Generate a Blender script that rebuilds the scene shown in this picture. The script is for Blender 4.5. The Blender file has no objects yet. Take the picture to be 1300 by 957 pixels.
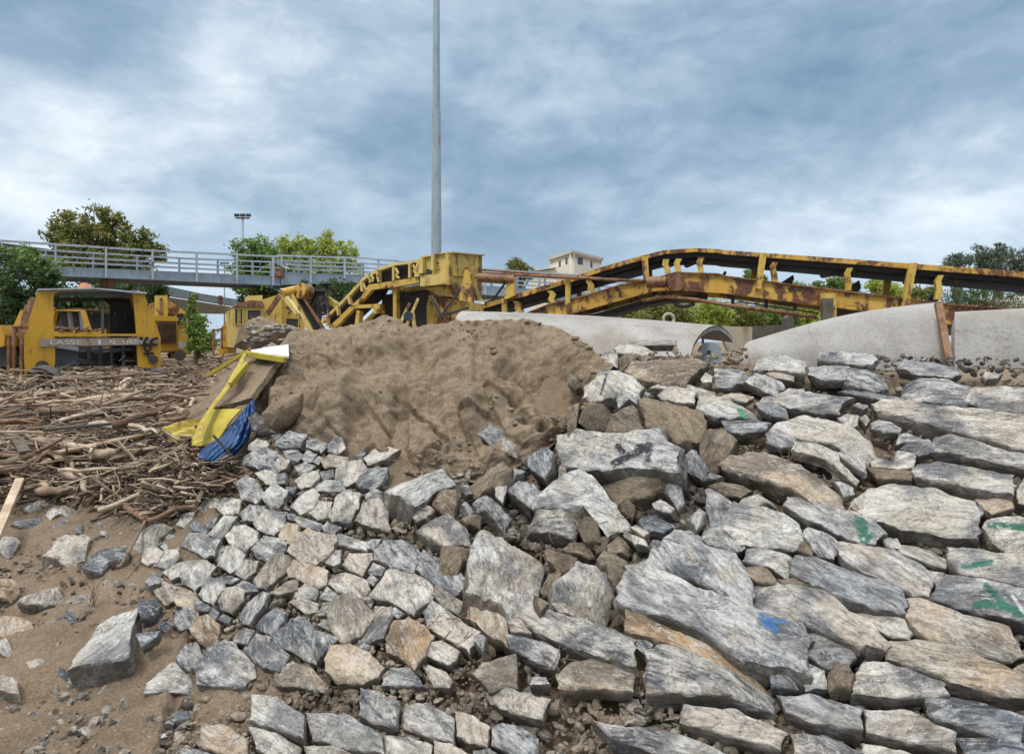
import bpy, bmesh, math, random
import numpy as np
from mathutils import Vector, Matrix, noise
from mathutils.bvhtree import BVHTree
random.seed(7)
SC = bpy.context.scene
COL = SC.collection
F, CU, CV, H = 800.0, 650.0, 434.0, 1.7          # photograph's focal length and horizon, eye height

def ray(u, v): return Vector(((u-CU)/F, 1.0, -(v-CV)/F))
def P(u, v, Y):
    r = ray(u, v); return Vector((r.x*Y, Y, H+r.z*Y))
def proj(p): return (CU+p.x/p.y*F, CV-(p.z-H)/p.y*F)

# ---------------------------------------------------------------- object helpers
def tag(o, label=None, cat=None, group=None, kind=None):
    if label: o['label'] = label
    if cat: o['category'] = cat
    if group: o['group'] = group
    if kind: o['kind'] = kind
    return o
def empty(name, loc, label, cat, group=None, kind=None):
    o = bpy.data.objects.new(name, None); COL.objects.link(o)
    o.location = loc; o.empty_display_size = .2
    return tag(o, label, cat, group, kind)
def link(name, me, mat, parent=None, loc=None, mtx=None):
    o = bpy.data.objects.new(name, me); COL.objects.link(o)
    if mat is not None and not me.materials: me.materials.append(mat)
    if parent is not None:
        o.parent = parent
        pl = parent.location.copy()
        pp = parent.parent
        while pp is not None: pl += pp.location; pp = pp.parent
    else: pl = Vector((0, 0, 0))
    if mtx is not None:
        o.matrix_basis = Matrix.Translation(-pl) @ mtx
    else:
        o.location = (loc or Vector((0, 0, 0))) - pl
    return o
class MB:
    """collects verts and faces in world space; build() links them as one mesh object"""
    def __init__(s): s.v = []; s.f = []; s.m = []
    def add(s, vs, fs, m=0):
        b = len(s.v); s.v += [tuple(x) for x in vs]
        for f in fs: s.f.append(tuple(i+b for i in f)); s.m.append(m)
        return s
    def quad(s, a, b, c, d, m=0): return s.add([a, b, c, d], [(0, 1, 2, 3)], m)
    def hexa(s, a, b, m=0):
        """prism between two equal polygons"""
        n = len(a)
        fs = [tuple(range(n))[::-1], tuple(range(n, 2*n))]
        fs += [(i, (i+1) % n, (i+1) % n+n, i+n) for i in range(n)]
        return s.add(list(a)+list(b), fs, m)
    def plate(s, px, Yf, thick, m=0, off=0.0):
        """polygon in picture px set on an upright plane (depth Yf(u)), given real thickness backwards"""
        if not callable(Yf): y0 = Yf; Yf = lambda u: y0
        us = [p[0] for p in px]; a = P(min(us), CV, Yf(min(us))); b = P(max(us)+1e-3, CV, Yf(max(us)))
        n = Vector((-(b-a).y, (b-a).x, 0)).normalized()
        if n.y < 0: n = -n
        A = [P(u, v, Yf(u))+n*off for u, v in px]
        B = [p+n*thick for p in A]
        return s.hexa(A, B, m)
    def box(s, c, d, rz=0, m=0):
        R = Matrix.Rotation(rz, 3, 'Z'); c = Vector(c)
        q = [c+R @ Vector((x*d[0]/2, y*d[1]/2, z*d[2]/2)) for z in (-1, 1) for x, y in ((-1, -1), (1, -1), (1, 1), (-1, 1))]
        return s.hexa(q[:4], q[4:], m)
    def bar(s, a, b, w, h, m=0):
        a = Vector(a); b = Vector(b); d = (b-a).normalized()
        up = Vector((0, 0, 1)) if abs(d.z) < .95 else Vector((0, 1, 0))
        x = d.cross(up).normalized()*w/2; y = x.cross(d).normalized()*h/2
        return s.hexa([a-x-y, a+x-y, a+x+y, a-x+y], [b-x-y, b+x-y, b+x+y, b-x+y], m)
    def tube(s, pts, rs, n=8, m=0, jag=0):
        pts = [Vector(p) for p in pts]
        if not hasattr(rs, '__len__'): rs = [rs]*len(pts)
        vs = []; N = len(pts)
        prev = None
        for i, p in enumerate(pts):
            d = (pts[min(i+1, N-1)]-pts[max(i-1, 0)]).normalized()
            if prev is None:
                x = d.cross(Vector((0.13, 0.31, 1))).normalized()
            else: x = (prev-d*prev.dot(d)).normalized()
            prev = x; y = d.cross(x)
            for k in range(n):
                a = 2*math.pi*k/n; r = rs[i]*(1+jag*random.uniform(-1, 1))
                vs.append(p+(x*math.cos(a)+y*math.sin(a))*r)
        fs = [tuple(range(n))[::-1], tuple(range((N-1)*n, N*n))]
        for i in range(N-1):
            for k in range(n):
                k2 = (k+1) % n
                fs.append((i*n+k, i*n+k2, i*n+n+k2, i*n+n+k))
        return s.add(vs, fs, m)
    def disc(s, c, ax, r, t, n=20, m=0):
        ax = Vector(ax).normalized(); return s.tube([Vector(c)-ax*t/2, Vector(c)+ax*t/2], r, n, m)
    def build(s, name, mats, parent=None, smooth=False, origin=None, angle=None, bevel=0):
        me = bpy.data.meshes.new(name)
        V = [Vector(v) for v in s.v]
        if origin is None:
            lo = Vector((min(v.x for v in V), min(v.y for v in V), min(v.z for v in V)))
            hi = Vector((max(v.x for v in V), max(v.y for v in V), max(v.z for v in V)))
            origin = Vector(((lo.x+hi.x)/2, (lo.y+hi.y)/2, lo.z))
        me.from_pydata([v-origin for v in V], [], s.f)
        if not isinstance(mats, (list, tuple)): mats = [mats]
        for q in mats: me.materials.append(q)
        if len(mats) > 1: me.polygons.foreach_set('material_index', s.m)
        bm = bmesh.new(); bm.from_mesh(me)
        bmesh.ops.recalc_face_normals(bm, faces=bm.faces); bm.to_mesh(me); bm.free()
        if smooth: me.polygons.foreach_set('use_smooth', [True]*len(me.polygons))
        if angle: me.polygons.foreach_set('use_smooth', [True]*len(me.polygons)); me.set_sharp_from_angle(angle=math.radians(angle))
        me.update()
        o = link(name, me, None, parent, origin)
        if bevel:
            b = o.modifiers.new('b', 'BEVEL'); b.width = bevel; b.segments = 2; b.limit_method = 'ANGLE'
        return o

# ---------------------------------------------------------------- materials
def mat(name):
    m = bpy.data.materials.new(name); m.use_nodes = True; nt = m.node_tree
    for n in list(nt.nodes): nt.nodes.remove(n)
    out = nt.nodes.new('ShaderNodeOutputMaterial'); b = nt.nodes.new('ShaderNodeBsdfPrincipled')
    nt.links.new(b.outputs[0], out.inputs[0]); return m, nt, b
class N:
    """small node-graph builder"""
    def __init__(s, nt): s.nt = nt
    def new(s, t): return s.nt.nodes.new(t)
    def l(s, a, b): s.nt.links.new(a, b)
    def coord(s, scale=(1, 1, 1), rand=True, kind='Object', rot=(0, 0, 0)):
        tc = s.new('ShaderNodeTexCoord'); out = tc.outputs[kind]
        if rand:
            oi = s.new('ShaderNodeObjectInfo'); mu = s.new('ShaderNodeMath'); mu.operation = 'MULTIPLY'; mu.inputs[1].default_value = 87.0
            s.l(oi.outputs['Random'], mu.inputs[0]); ad = s.new('ShaderNodeVectorMath'); ad.operation = 'ADD'
            s.l(out, ad.inputs[0]); s.l(mu.outputs[0], ad.inputs[1]); out = ad.outputs[0]
        mp = s.new('ShaderNodeMapping'); mp.inputs['Scale'].default_value = scale; mp.inputs['Rotation'].default_value = rot
        s.l(out, mp.inputs[0]); return mp.outputs[0]
    def noise(s, vec, scale, detail=6, rough=.6, dist=0):
        n = s.new('ShaderNodeTexNoise'); n.inputs['Scale'].default_value = scale; n.inputs['Detail'].default_value = detail
        n.inputs['Roughness'].default_value = rough; n.inputs['Distortion'].default_value = dist
        s.l(vec, n.inputs['Vector']); return n.outputs[0]
    def ramp(s, fac, stops, interp='LINEAR'):
        r = s.new('ShaderNodeValToRGB'); r.color_ramp.interpolation = interp; e = r.color_ramp.elements
        while len(e) < len(stops): e.new(.5)
        for q, (p, c) in zip(e, stops):
            q.position = p; q.color = (*c, 1) if hasattr(c, '__len__') else (c, c, c, 1)
        s.l(fac, r.inputs[0]); return r.outputs[0]
    def mix(s, fac, a, b, mode='MIX'):
        m = s.new('ShaderNodeMix'); m.data_type = 'RGBA'; m.blend_type = mode
        for i, x in ((0, fac), (6, a), (7, b)):
            if hasattr(x, 'links') or hasattr(x, 'is_linked'): s.l(x, m.inputs[i])
            elif i == 0: m.inputs[0].default_value = x
            else: m.inputs[i].default_value = (*x, 1)
        return m.outputs[2]
    def math(s, op, a, b=0.0, clamp=False):
        m = s.new('ShaderNodeMath'); m.operation = op; m.use_clamp = clamp
        for i, x in ((0, a), (1, b)):
            if hasattr(x, 'is_linked'): s.l(x, m.inputs[i])
            else: m.inputs[i].default_value = x
        return m.outputs[0]
    def bump(s, h, strength, dist, prev=None):
        b = s.new('ShaderNodeBump'); b.inputs['Strength'].default_value = strength; b.inputs['Distance'].default_value = dist
        s.l(h, b.inputs['Height'])
        if prev is not None: s.l(prev, b.inputs['Normal'])
        return b.outputs[0]
    def orand(s, lo, hi):
        oi = s.new('ShaderNodeObjectInfo'); m = s.new('ShaderNodeMapRange'); m.inputs[3].default_value = lo; m.inputs[4].default_value = hi
        s.l(oi.outputs['Random'], m.inputs[0]); return m.outputs[0]

def rock_mat(name, dark, mid, light, stain, stain_amt=.5, bias=0.0, island=False, painted=False, veins=True):
    m, nt, b = mat(name); g = N(nt)
    c0 = g.coord((1, 1, 1)); cs = g.coord((1.0, 3.2, 3.2)); cf = g.coord((2, 11, 11))
    a = g.noise(cs, 7, 9, .68, .6)
    strata = g.noise(cf, 5, 6, .65, .3)
    k = g.math('ADD', g.math('MULTIPLY', a, .72), g.math('MULTIPLY', strata, .28))
    k = g.math('ADD', k, g.orand(-.07+bias, .06+bias))
    if island:
        ge = g.new('ShaderNodeNewGeometry'); k = g.math('ADD', k, g.math('MULTIPLY', g.math('SUBTRACT', ge.outputs['Random Per Island'], .5), .3))
    col = g.ramp(k, [(.365, dark), (.45, mid), (.53, tuple((p+q)/2 for p, q in zip(mid, light))), (.61, light)])
    warm = g.noise(c0, .9, 3, .5); col = g.mix(g.math('MULTIPLY', g.ramp(g.math('ADD', warm, g.orand(-.12, .12)), [(.42, 0.0), (.6, 1.0)]), .55), col, (1.0, .90, .77), 'MULTIPLY')
    st = g.noise(c0, 4.2, 5, .6, .8)
    col = g.mix(g.ramp(g.math('ADD', st, g.orand(-.12, .10)), [(.47, 0.0), (.62, stain_amt)]), col, stain)
    big = g.noise(c0, 2.6, 3, .5)
    col = g.mix(g.ramp(big, [(.41, .75), (.475, 0.0)]), col, dark)                       # blue-grey fresh fracture
    vein = g.math('ABSOLUTE', g.math('SUBTRACT', g.noise(cs, 3.1, 5, .6, 1.4), .5))
    if veins: col = g.mix(g.ramp(vein, [(.004, .55), (.016, 0.0)]), col, (.66, .65, .62))           # calcite veins
    crack = g.math('ABSOLUTE', g.math('SUBTRACT', g.noise(g.coord((1, 1.9, 1.9)), 4.3, 8, .7, .9), .5))
    col = g.mix(g.ramp(crack, [(.003, .6), (.012, 0.0)]), col, (.04, .037, .035))
    sp = g.noise(c0, 60, 3, .7)
    col = g.mix(g.ramp(sp, [(.36, .35), (.5, 0.0)]), col, (.07, .07, .075))
    col = g.mix(g.ramp(sp, [(.60, 0.0), (.72, .45)]), col, (.7, .68, .64))
    dirt = g.noise(c0, 9, 6, .7)
    col = g.mix(g.ramp(dirt, [(.56, 0.0), (.70, .7)]), col, (.21, .16, .11))
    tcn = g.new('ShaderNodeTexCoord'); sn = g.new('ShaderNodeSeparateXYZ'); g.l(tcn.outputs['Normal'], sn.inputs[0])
    if not island: col = g.mix(g.math('MULTIPLY', g.ramp(sn.outputs[2], [(.15, 1.0), (.6, 0.0)]), g.ramp(dirt, [(.38, .1), (.52, .75)])), col, (.155, .12, .085))      # browner and darker on the stone's side faces              # patchy, following the dirt noise
    if painted:
        at = g.new('ShaderNodeAttribute'); at.attribute_name = 'paint'
        pf = g.math('MULTIPLY', at.outputs['Alpha'], g.ramp(g.noise(c0, 35, 4, .7), [(.36, .15), (.48, .97)]))
        col = g.mix(pf, col, at.outputs['Color'])
    g.l(col, b.inputs['Base Color']); b.inputs['Roughness'].default_value = .78
    b.inputs['Specular IOR Level'].default_value = .35
    h1 = g.bump(a, .7, .05); h2 = g.bump(strata, .75, .026, h1); h3 = g.bump(g.noise(c0, 34, 8, .75), .5, .012, h2)
    h4 = g.bump(g.ramp(crack, [(.0, 0.0), (.02, 1.0)]), .5, .012, h3)
    g.l(h4, b.inputs['Normal']); return m
DK, MD, LT, TAN = (.075, .083, .10), (.34, .335, .325), (.78, .75, .70), (.44, .34, .24)
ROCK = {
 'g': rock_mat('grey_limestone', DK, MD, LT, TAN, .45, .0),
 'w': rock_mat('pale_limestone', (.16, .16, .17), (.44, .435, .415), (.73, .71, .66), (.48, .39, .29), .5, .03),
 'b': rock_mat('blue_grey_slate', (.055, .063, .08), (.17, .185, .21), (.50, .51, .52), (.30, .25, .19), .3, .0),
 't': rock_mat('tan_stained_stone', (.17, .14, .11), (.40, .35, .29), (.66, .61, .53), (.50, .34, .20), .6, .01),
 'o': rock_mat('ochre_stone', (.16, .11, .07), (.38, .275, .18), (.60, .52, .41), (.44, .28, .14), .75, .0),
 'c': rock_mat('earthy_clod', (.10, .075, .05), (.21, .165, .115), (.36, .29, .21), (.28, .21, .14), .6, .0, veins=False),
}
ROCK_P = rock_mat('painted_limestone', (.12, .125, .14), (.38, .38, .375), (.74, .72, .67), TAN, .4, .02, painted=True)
RUBBLE = rock_mat('rubble_mix', (.10, .085, .065), (.28, .235, .185), (.50, .45, .38), (.34, .25, .16), .85, -.02, island=True, veins=False)

def sand_mat(name, c1, c2, c3, pebble=True):
    m, nt, b = mat(name); g = N(nt); c = g.coord((1, 1, 1), rand=False)
    a = g.noise(c, 2.2, 7, .65); f = g.noise(c, 90, 4, .75); mdm = g.noise(c, 14, 7, .7)
    col = g.ramp(g.math('ADD', g.math('MULTIPLY', a, .6), g.math('MULTIPLY', mdm, .4)), [(.36, c1), (.5, c2), (.66, c3)])
    col = g.mix(g.ramp(f, [(.36, .55), (.52, 0.0)]), col, tuple(x*.45 for x in c1))
    col = g.mix(g.ramp(f, [(.58, 0.0), (.72, .5)]), col, tuple(min(1, x*1.6) for x in c3))
    if pebble:
        vo = g.new('ShaderNodeTexVoronoi'); vo.inputs['Scale'].default_value = 26; g.l(c, vo.inputs['Vector'])
        pk = g.math('MULTIPLY', g.ramp(vo.outputs['Distance'], [(.12, 1.0), (.2, 0.0)]), g.ramp(g.noise(c, 4, 3, .6), [(.52, 0.0), (.62, 1.0)]))
        col = g.mix(pk, col, (.38, .36, .33))
    g.l(col, b.inputs['Base Color']); b.inputs['Roughness'].default_value = .95; b.inputs['Specular IOR Level'].default_value = .15
    n = g.bump(mdm, .6, .05); n = g.bump(g.noise(c, 38, 6, .75), .7, .02, n); n = g.bump(f, .6, .008, n)
    g.l(n, b.inputs['Normal']); return m
SAND = sand_mat('brown_sand', (.175, .128, .083), (.285, .215, .145), (.395, .305, .215), False)
SOIL = sand_mat('silty_soil', (.165, .12, .08), (.25, .185, .125), (.34, .265, .19))

def paint_mat(name, base, base2, rust_amt, rough=.55, metal=0, scale=1.0):
    m, nt, b = mat(name); g = N(nt); c = g.coord((1, 1, 1))
    cs = g.coord((5, 5, .7))
    a = g.noise(c, 1.1*scale, 6, .65)
    col = g.ramp(a, [(.35, base), (.65, base2)])
    streak = g.noise(cs, 2.2*scale, 5, .6)
    col = g.mix(g.ramp(streak, [(.52, 0.0), (.70, .55)]), col, tuple(x*.42+.02 for x in base))
    r = g.math('ADD', g.math('MULTIPLY', g.noise(c, 3.0*scale, 9, .72, .5), .75), g.math('MULTIPLY', streak, .25))
    th = .62-rust_amt*.16
    rc = g.ramp(g.noise(c, 17*scale, 5, .7), [(.35, (.055, .025, .013)), (.55, (.16, .062, .025)), (.7, (.25, .11, .045))])
    mask = g.ramp(r, [(th, 0.0), (th+.035, 1.0)])
    halo = g.ramp(r, [(th-.05, 0.0), (th+.01, .5)])
    col = g.mix(halo, col, (.33, .16, .045)); col = g.mix(mask, col, rc)
    g.l(col, b.inputs['Base Color']); b.inputs['Roughness'].default_value = rough; b.inputs['Metallic'].default_value = metal
    n = g.bump(mask, .4, .004); n = g.bump(a, .25, .05, n); g.l(n, b.inputs['Normal']); return m
YEL = paint_mat('yellow_paint_weathered', (.52, .335, .05), (.62, .43, .085), .5)
YEL_L = paint_mat('light_yellow_paint', (.58, .43, .12), (.66, .51, .17), .35)
YEL_O = paint_mat('orange_yellow_paint_rusty', (.56, .31, .045), (.64, .40, .07), .75)
YEL_C = paint_mat('cab_ochre_paint', (.52, .27, .015), (.57, .32, .025), .12)
YEL_S = paint_mat('bright_yellow_sheet', (.36, .275, .015), (.46, .37, .04), .4)
RUST = paint_mat('rusted_steel', (.17, .085, .045), (.24, .125, .07), .9)
BLACK = paint_mat('black_rubber', (.012, .012, .013), (.028, .026, .025), -.3, .75)
DARKM = paint_mat('dark_grimy_metal', (.03, .028, .027), (.055, .05, .046), .0)
GREYM = paint_mat('galvanised_grey_steel', (.22, .275, .32), (.30, .355, .40), .08, .5)
POLE = paint_mat('pale_galvanised_pole', (.27, .32, .36), (.32, .375, .41), .0, .45)
RAILM = paint_mat('white_grey_railing', (.36, .40, .43), (.46, .50, .52), .12, .5)
GREYBOX = paint_mat('blue_grey_enamel', (.065, .085, .105), (.09, .115, .135), .1)
CREAM = paint_mat('cream_plaster', (.76, .68, .54), (.84, .77, .64), -.3, .9)
TANW = paint_mat('tan_concrete', (.36, .30, .22), (.42, .36, .27), -.2, .9)
WHITEP = paint_mat('white_coated_panel', (.66, .67, .67), (.76, .76, .75), .15)
def plain(name, c, rough=.8):
    m, nt, b = mat(name); g = N(nt); a = g.noise(g.coord(), 9, 6, .7)
    g.l(g.ramp(a, [(.3, tuple(x*.65 for x in c)), (.7, tuple(min(1, x*1.25) for x in c))]), b.inputs['Base Color'])
    b.inputs['Roughness'].default_value = rough; g.l(g.bump(a, .3, .01), b.inputs['Normal']); return m
BLUET = plain('blue_plastic_tarp', (.004, .042, .14), .4)
CLOTHO = plain('orange_brown_cloth', (.42, .15, .07))
GLASS = plain('dark_window_glass', (.03, .04, .05), .12)
LETW = plain('worn_white_lettering', (.6, .58, .56)); LETB = plain('black_spray_paint', (.015, .013, .012))
def concrete():
    m, nt, b = mat('rough_grey_concrete'); g = N(nt); c = g.coord()
    a = g.noise(c, 1.6, 5, .6); f = g.noise(c, 45, 5, .8)
    col = g.ramp(a, [(.35, (.29, .275, .255)), (.62, (.40, .38, .355))])
    col = g.mix(g.ramp(f, [(.34, .7), (.49, 0.0)]), col, (.20, .175, .15))
    lg = g.noise(g.coord((1, 1, 1)), .9, 7, .65); col = g.mix(g.ramp(lg, [(.52, 0.0), (.68, .45)]), col, (.27, .235, .19))
    cr = g.math('ABSOLUTE', g.math('SUBTRACT', g.noise(g.coord((1, 1, 1)), .7, 8, .6, 1.2), .5))
    col = g.mix(g.ramp(cr, [(.001, .8), (.004, 0.0)]), col, (.16, .09, .06))
    st = g.noise(g.coord((1, 1, .25)), 3, 6, .6); col = g.mix(g.ramp(st, [(.50, 0.0), (.66, .55)]), col, (.22, .18, .14))
    g.l(col, b.inputs['Base Color']); b.inputs['Roughness'].default_value = .92
    n = g.bump(f, .5, .012); g.l(g.bump(a, .4, .08, n), b.inputs['Normal']); return m
CONC = concrete()
def wood(name, c1, c2, c3, island=False):
    m, nt, b = mat(name); g = N(nt)
    c = g.coord((1, 1, 1)); a = g.noise(c, 7, 7, .7); f = g.noise(g.coord((3, 3, 12)), 12, 6, .7)
    k = g.math('ADD', g.math('MULTIPLY', a, .6), g.math('MULTIPLY', f, .4))
    if island:
        ge = g.new('ShaderNodeNewGeometry'); k = g.math('ADD', k, g.math('MULTIPLY', g.math('SUBTRACT', ge.outputs['Random Per Island'], .5), .42))
    else: k = g.math('ADD', k, g.orand(-.13, .13))
    g.l(g.ramp(k, [(.33, c1), (.5, c2), (.68, c3)]), b.inputs['Base Color']); b.inputs['Roughness'].default_value = .85
    g.l(g.bump(f, .6, .012), b.inputs['Normal']); return m
WOOD = wood('bleached_driftwood', (.075, .045, .03), (.25, .175, .115), (.58, .47, .35))
WOODR = wood('reddish_bark', (.09, .05, .03), (.23, .135, .08), (.40, .27, .175))
WOODT = wood('twig_litter', (.04, .026, .018), (.13, .085, .055), (.46, .36, .25), True)
LOGM = wood('pale_stripped_log', (.15, .095, .06), (.38, .275, .18), (.60, .48, .36))
BARK = wood('tree_bark', (.05, .04, .03), (.11, .09, .07), (.2, .17, .13))
def leaf(name, c1, c2, c3):
    m, nt, b = mat(name); g = N(nt); ge = g.new('ShaderNodeNewGeometry')
    k = g.math('ADD', g.math('MULTIPLY', ge.outputs['Random Per Island'], .5), g.math('MULTIPLY', g.noise(g.coord(), .9, 4, .6), .6))
    col = g.ramp(k, [(.28, c1), (.55, c2), (.82, c3)])
    g.l(col, b.inputs['Base Color']); b.inputs['Roughness'].default_value = .6
    b.inputs['Specular IOR Level'].default_value = .25
    tr = g.new('ShaderNodeBsdfTranslucent'); g.l(col, tr.inputs[0]); mx = g.new('ShaderNodeMixShader'); mx.inputs[0].default_value = .3
    out = [n for n in nt.nodes if n.type == 'OUTPUT_MATERIAL'][0]
    g.l(b.outputs[0], mx.inputs[1]); g.l(tr.outputs[0], mx.inputs[2]); g.l(mx.outputs[0], out.inputs[0]); return m
LEAF_OLIVE = leaf('olive_brown_leaves', (.08, .10, .025), (.20, .22, .06), (.38, .31, .11))
LEAF_DARK = leaf('dark_green_leaves', (.025, .045, .016), (.06, .105, .033), (.14, .19, .06))
LEAF_LIME = leaf('yellow_green_leaves', (.19, .25, .035), (.40, .46, .08), (.60, .60, .18))
LEAF_FRESH = leaf('fresh_green_leaves', (.07, .14, .027), (.18, .28, .07), (.34, .42, .12))
LEAF_FAR = leaf('grey_green_far_leaves', (.08, .11, .08), (.14, .18, .12), (.22, .25, .17))
LEAF_BUSH = leaf('olive_bush_leaves', (.09, .11, .025), (.20, .22, .055), (.33, .31, .10))
SKYX, SKYY, SKYS, SUNE, EXPO = 3.1, 1.7, 1.0, 1.5, .45
# ---------------------------------------------------------------- ground surface (inverse depth is linear on planes)
CTRL = [(-400,455,30),(0,455,30),(260,455,29),(0,468,20),(200,468,20),(-400,480,15.5),(0,480,15.5),(200,480,15.5),(0,520,9.3),(180,520,9.0),
(-400,580,6.3),(0,580,6.3),(180,580,5.9),(0,640,5.0),(150,640,4.75),(-400,700,4.2),(0,700,4.2),(120,700,4.05),(0,800,3.3),(180,800,3.2),
(-400,868,2.9),(0,868,2.9),(200,868,2.85),(0,1000,2.35),(200,1000,2.35),(-400,1100,2.0),
(175,700,3.95),(330,550,4.75),(300,600,4.45),(240,640,4.25),(400,600,4.1),(400,700,3.4),(400,800,2.95),(400,868,2.7),(400,1000,2.3),
(300,700,3.65),(300,800,3.1),(480,600,4.0),(550,700,3.3),(550,868,2.6),(650,610,3.9),(650,700,3.25),(650,868,2.5),(650,1000,2.15),
(750,600,3.85),(750,500,4.5),(690,560,4.25),(800,460,4.75),(800,700,3.1),(800,868,2.4),(950,455,4.45),(950,560,3.6),(950,700,2.95),(950,868,2.35),
(950,1000,2.05),(1100,460,4.2),(1100,560,3.5),(1100,700,2.85),(1100,868,2.3),(1300,465,4.0),(1300,560,3.35),(1300,700,2.75),(1300,868,2.25),(1300,1000,1.95),
(1700,465,3.9),(1700,700,2.7),(1700,868,2.2),(1700,1000,1.9),(450,480,5.2),(600,450,5.4),(380,500,5.2),(700,450,5.2)]
_c = np.array(CTRL, float); _xy = _c[:, :2]/400.; _w = 1/_c[:, 2]
def _phi(r2): return np.where(r2 > 1e-12, r2*np.log(np.maximum(r2, 1e-12))*.5, 0)
_n = len(_c); _K = _phi(((_xy[:, None]-_xy[None])**2).sum(-1))+np.eye(_n)*1e-4
_Pm = np.c_[np.ones(_n), _xy]; _A = np.zeros((_n+3, _n+3)); _A[:_n, :_n] = _K; _A[:_n, _n:] = _Pm; _A[_n:, :_n] = _Pm.T
_sol = np.linalg.solve(_A, np.r_[_w, 0, 0, 0])
def depth(u, v):
    q = np.array([[u, v]], float)/400.
    k = _phi(((q-_xy)**2).sum(-1)); w = (k*_sol[:_n]).sum()+_sol[_n]+q[0, 0]*_sol[_n+1]+q[0, 1]*_sol[_n+2]
    return 1/max(w, .02)
def S(u, v): return P(u, v, depth(u, v))
def Nrm(u, v, e=14):
    a = S(u+e, v)-S(u-e, v); b = S(u, v-e)-S(u, v+e); n = a.cross(b).normalized()
    if n.dot(ray(u, v)) > 0: n = -n
    return n
def fb(p, s, o=4): return noise.fractal(p*s, 1.0, 2.0, o, noise_basis='PERLIN_ORIGINAL')
def lerp_tab(tab, x):
    if x <= tab[0][0]: return tab[0][1]
    for (a, b), (c, d) in zip(tab, tab[1:]):
        if x <= c: return b+(d-b)*(x-a)/(c-a)
    return tab[-1][1]
VTOP = [(-900, 456), (290, 456), (340, 470), (400, 475), (560, 460), (700, 458), (770, 455), (900, 452), (950, 448), (1080, 455), (1200, 458), (1300, 466), (1900, 466)]
def make_ground():
    us = list(range(-700, -40, 22))+list(range(-40, 1340, 6))+list(range(1340, 1900, 24))
    rows = []
    ts = [i/120 for i in range(121)]
    mb_v = []; 
    for t in ts:
        r = []
        for u in us:
            v0 = lerp_tab(VTOP, u); v = v0+(1080-v0)*(t**1.25)
            p = S(u, v); 
            k = min(1, max(0, (p.y-1.5)/2)); amp = .045*min(1, 6/p.y+.3)
            d = fb(p, 1.6, 5)*amp*1.3+fb(p, 7, 5)*.026*min(1, 5/p.y)
            inwall = 1 if (u > 300-(v-550)*.25 and v > 440) else 0
            r.append(p+Vector((0, .5, -1)).normalized()*((.055 if u < 500 else .055+.05*min(1, (u-500)/80)+.13*math.exp(-((u-725)/120)**2-((v-640)/85)**2))*inwall)+Vector((0, 0, d)))
        rows.append(r)
    back = []
    for dy, z in ((0.7, -.03), (1.6, None), (4, None), (12, None), (40, None), (150, None), (700, None), (4000, None)):
        r = []
        for i, u in enumerate(us):
            p = rows[0][i]; Y = p.y+dy; r.append(Vector((p.x*Y/p.y, Y, p.z+z if z is not None else .84)))
        back.insert(0, r)
    allr = back+rows
    last = [Vector((p.x*2.5, -6, -.1)) for p in rows[-1]]
    allr.append(last)
    n = len(us); V = [p for r in allr for p in r]
    Fc = [(j*n+i, j*n+i+1, j*n+n+i+1, j*n+n+i) for j in range(len(allr)-1) for i in range(n-1)]
    me = bpy.data.meshes.new('ground'); me.from_pydata(V, [], Fc)
    me.polygons.foreach_set('use_smooth', [True]*len(me.polygons)); me.update()
    o = link('ground', me, SOIL); o['kind'] = 'structure'
    return o, BVHTree.FromPolygons(V, Fc)
GROUND, BVH = make_ground()
def zat(x, y):
    h = BVH.ray_cast(Vector((x, y, 6)), Vector((0, 0, -1)))
    return h[0].z if h[0] else .5

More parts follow.
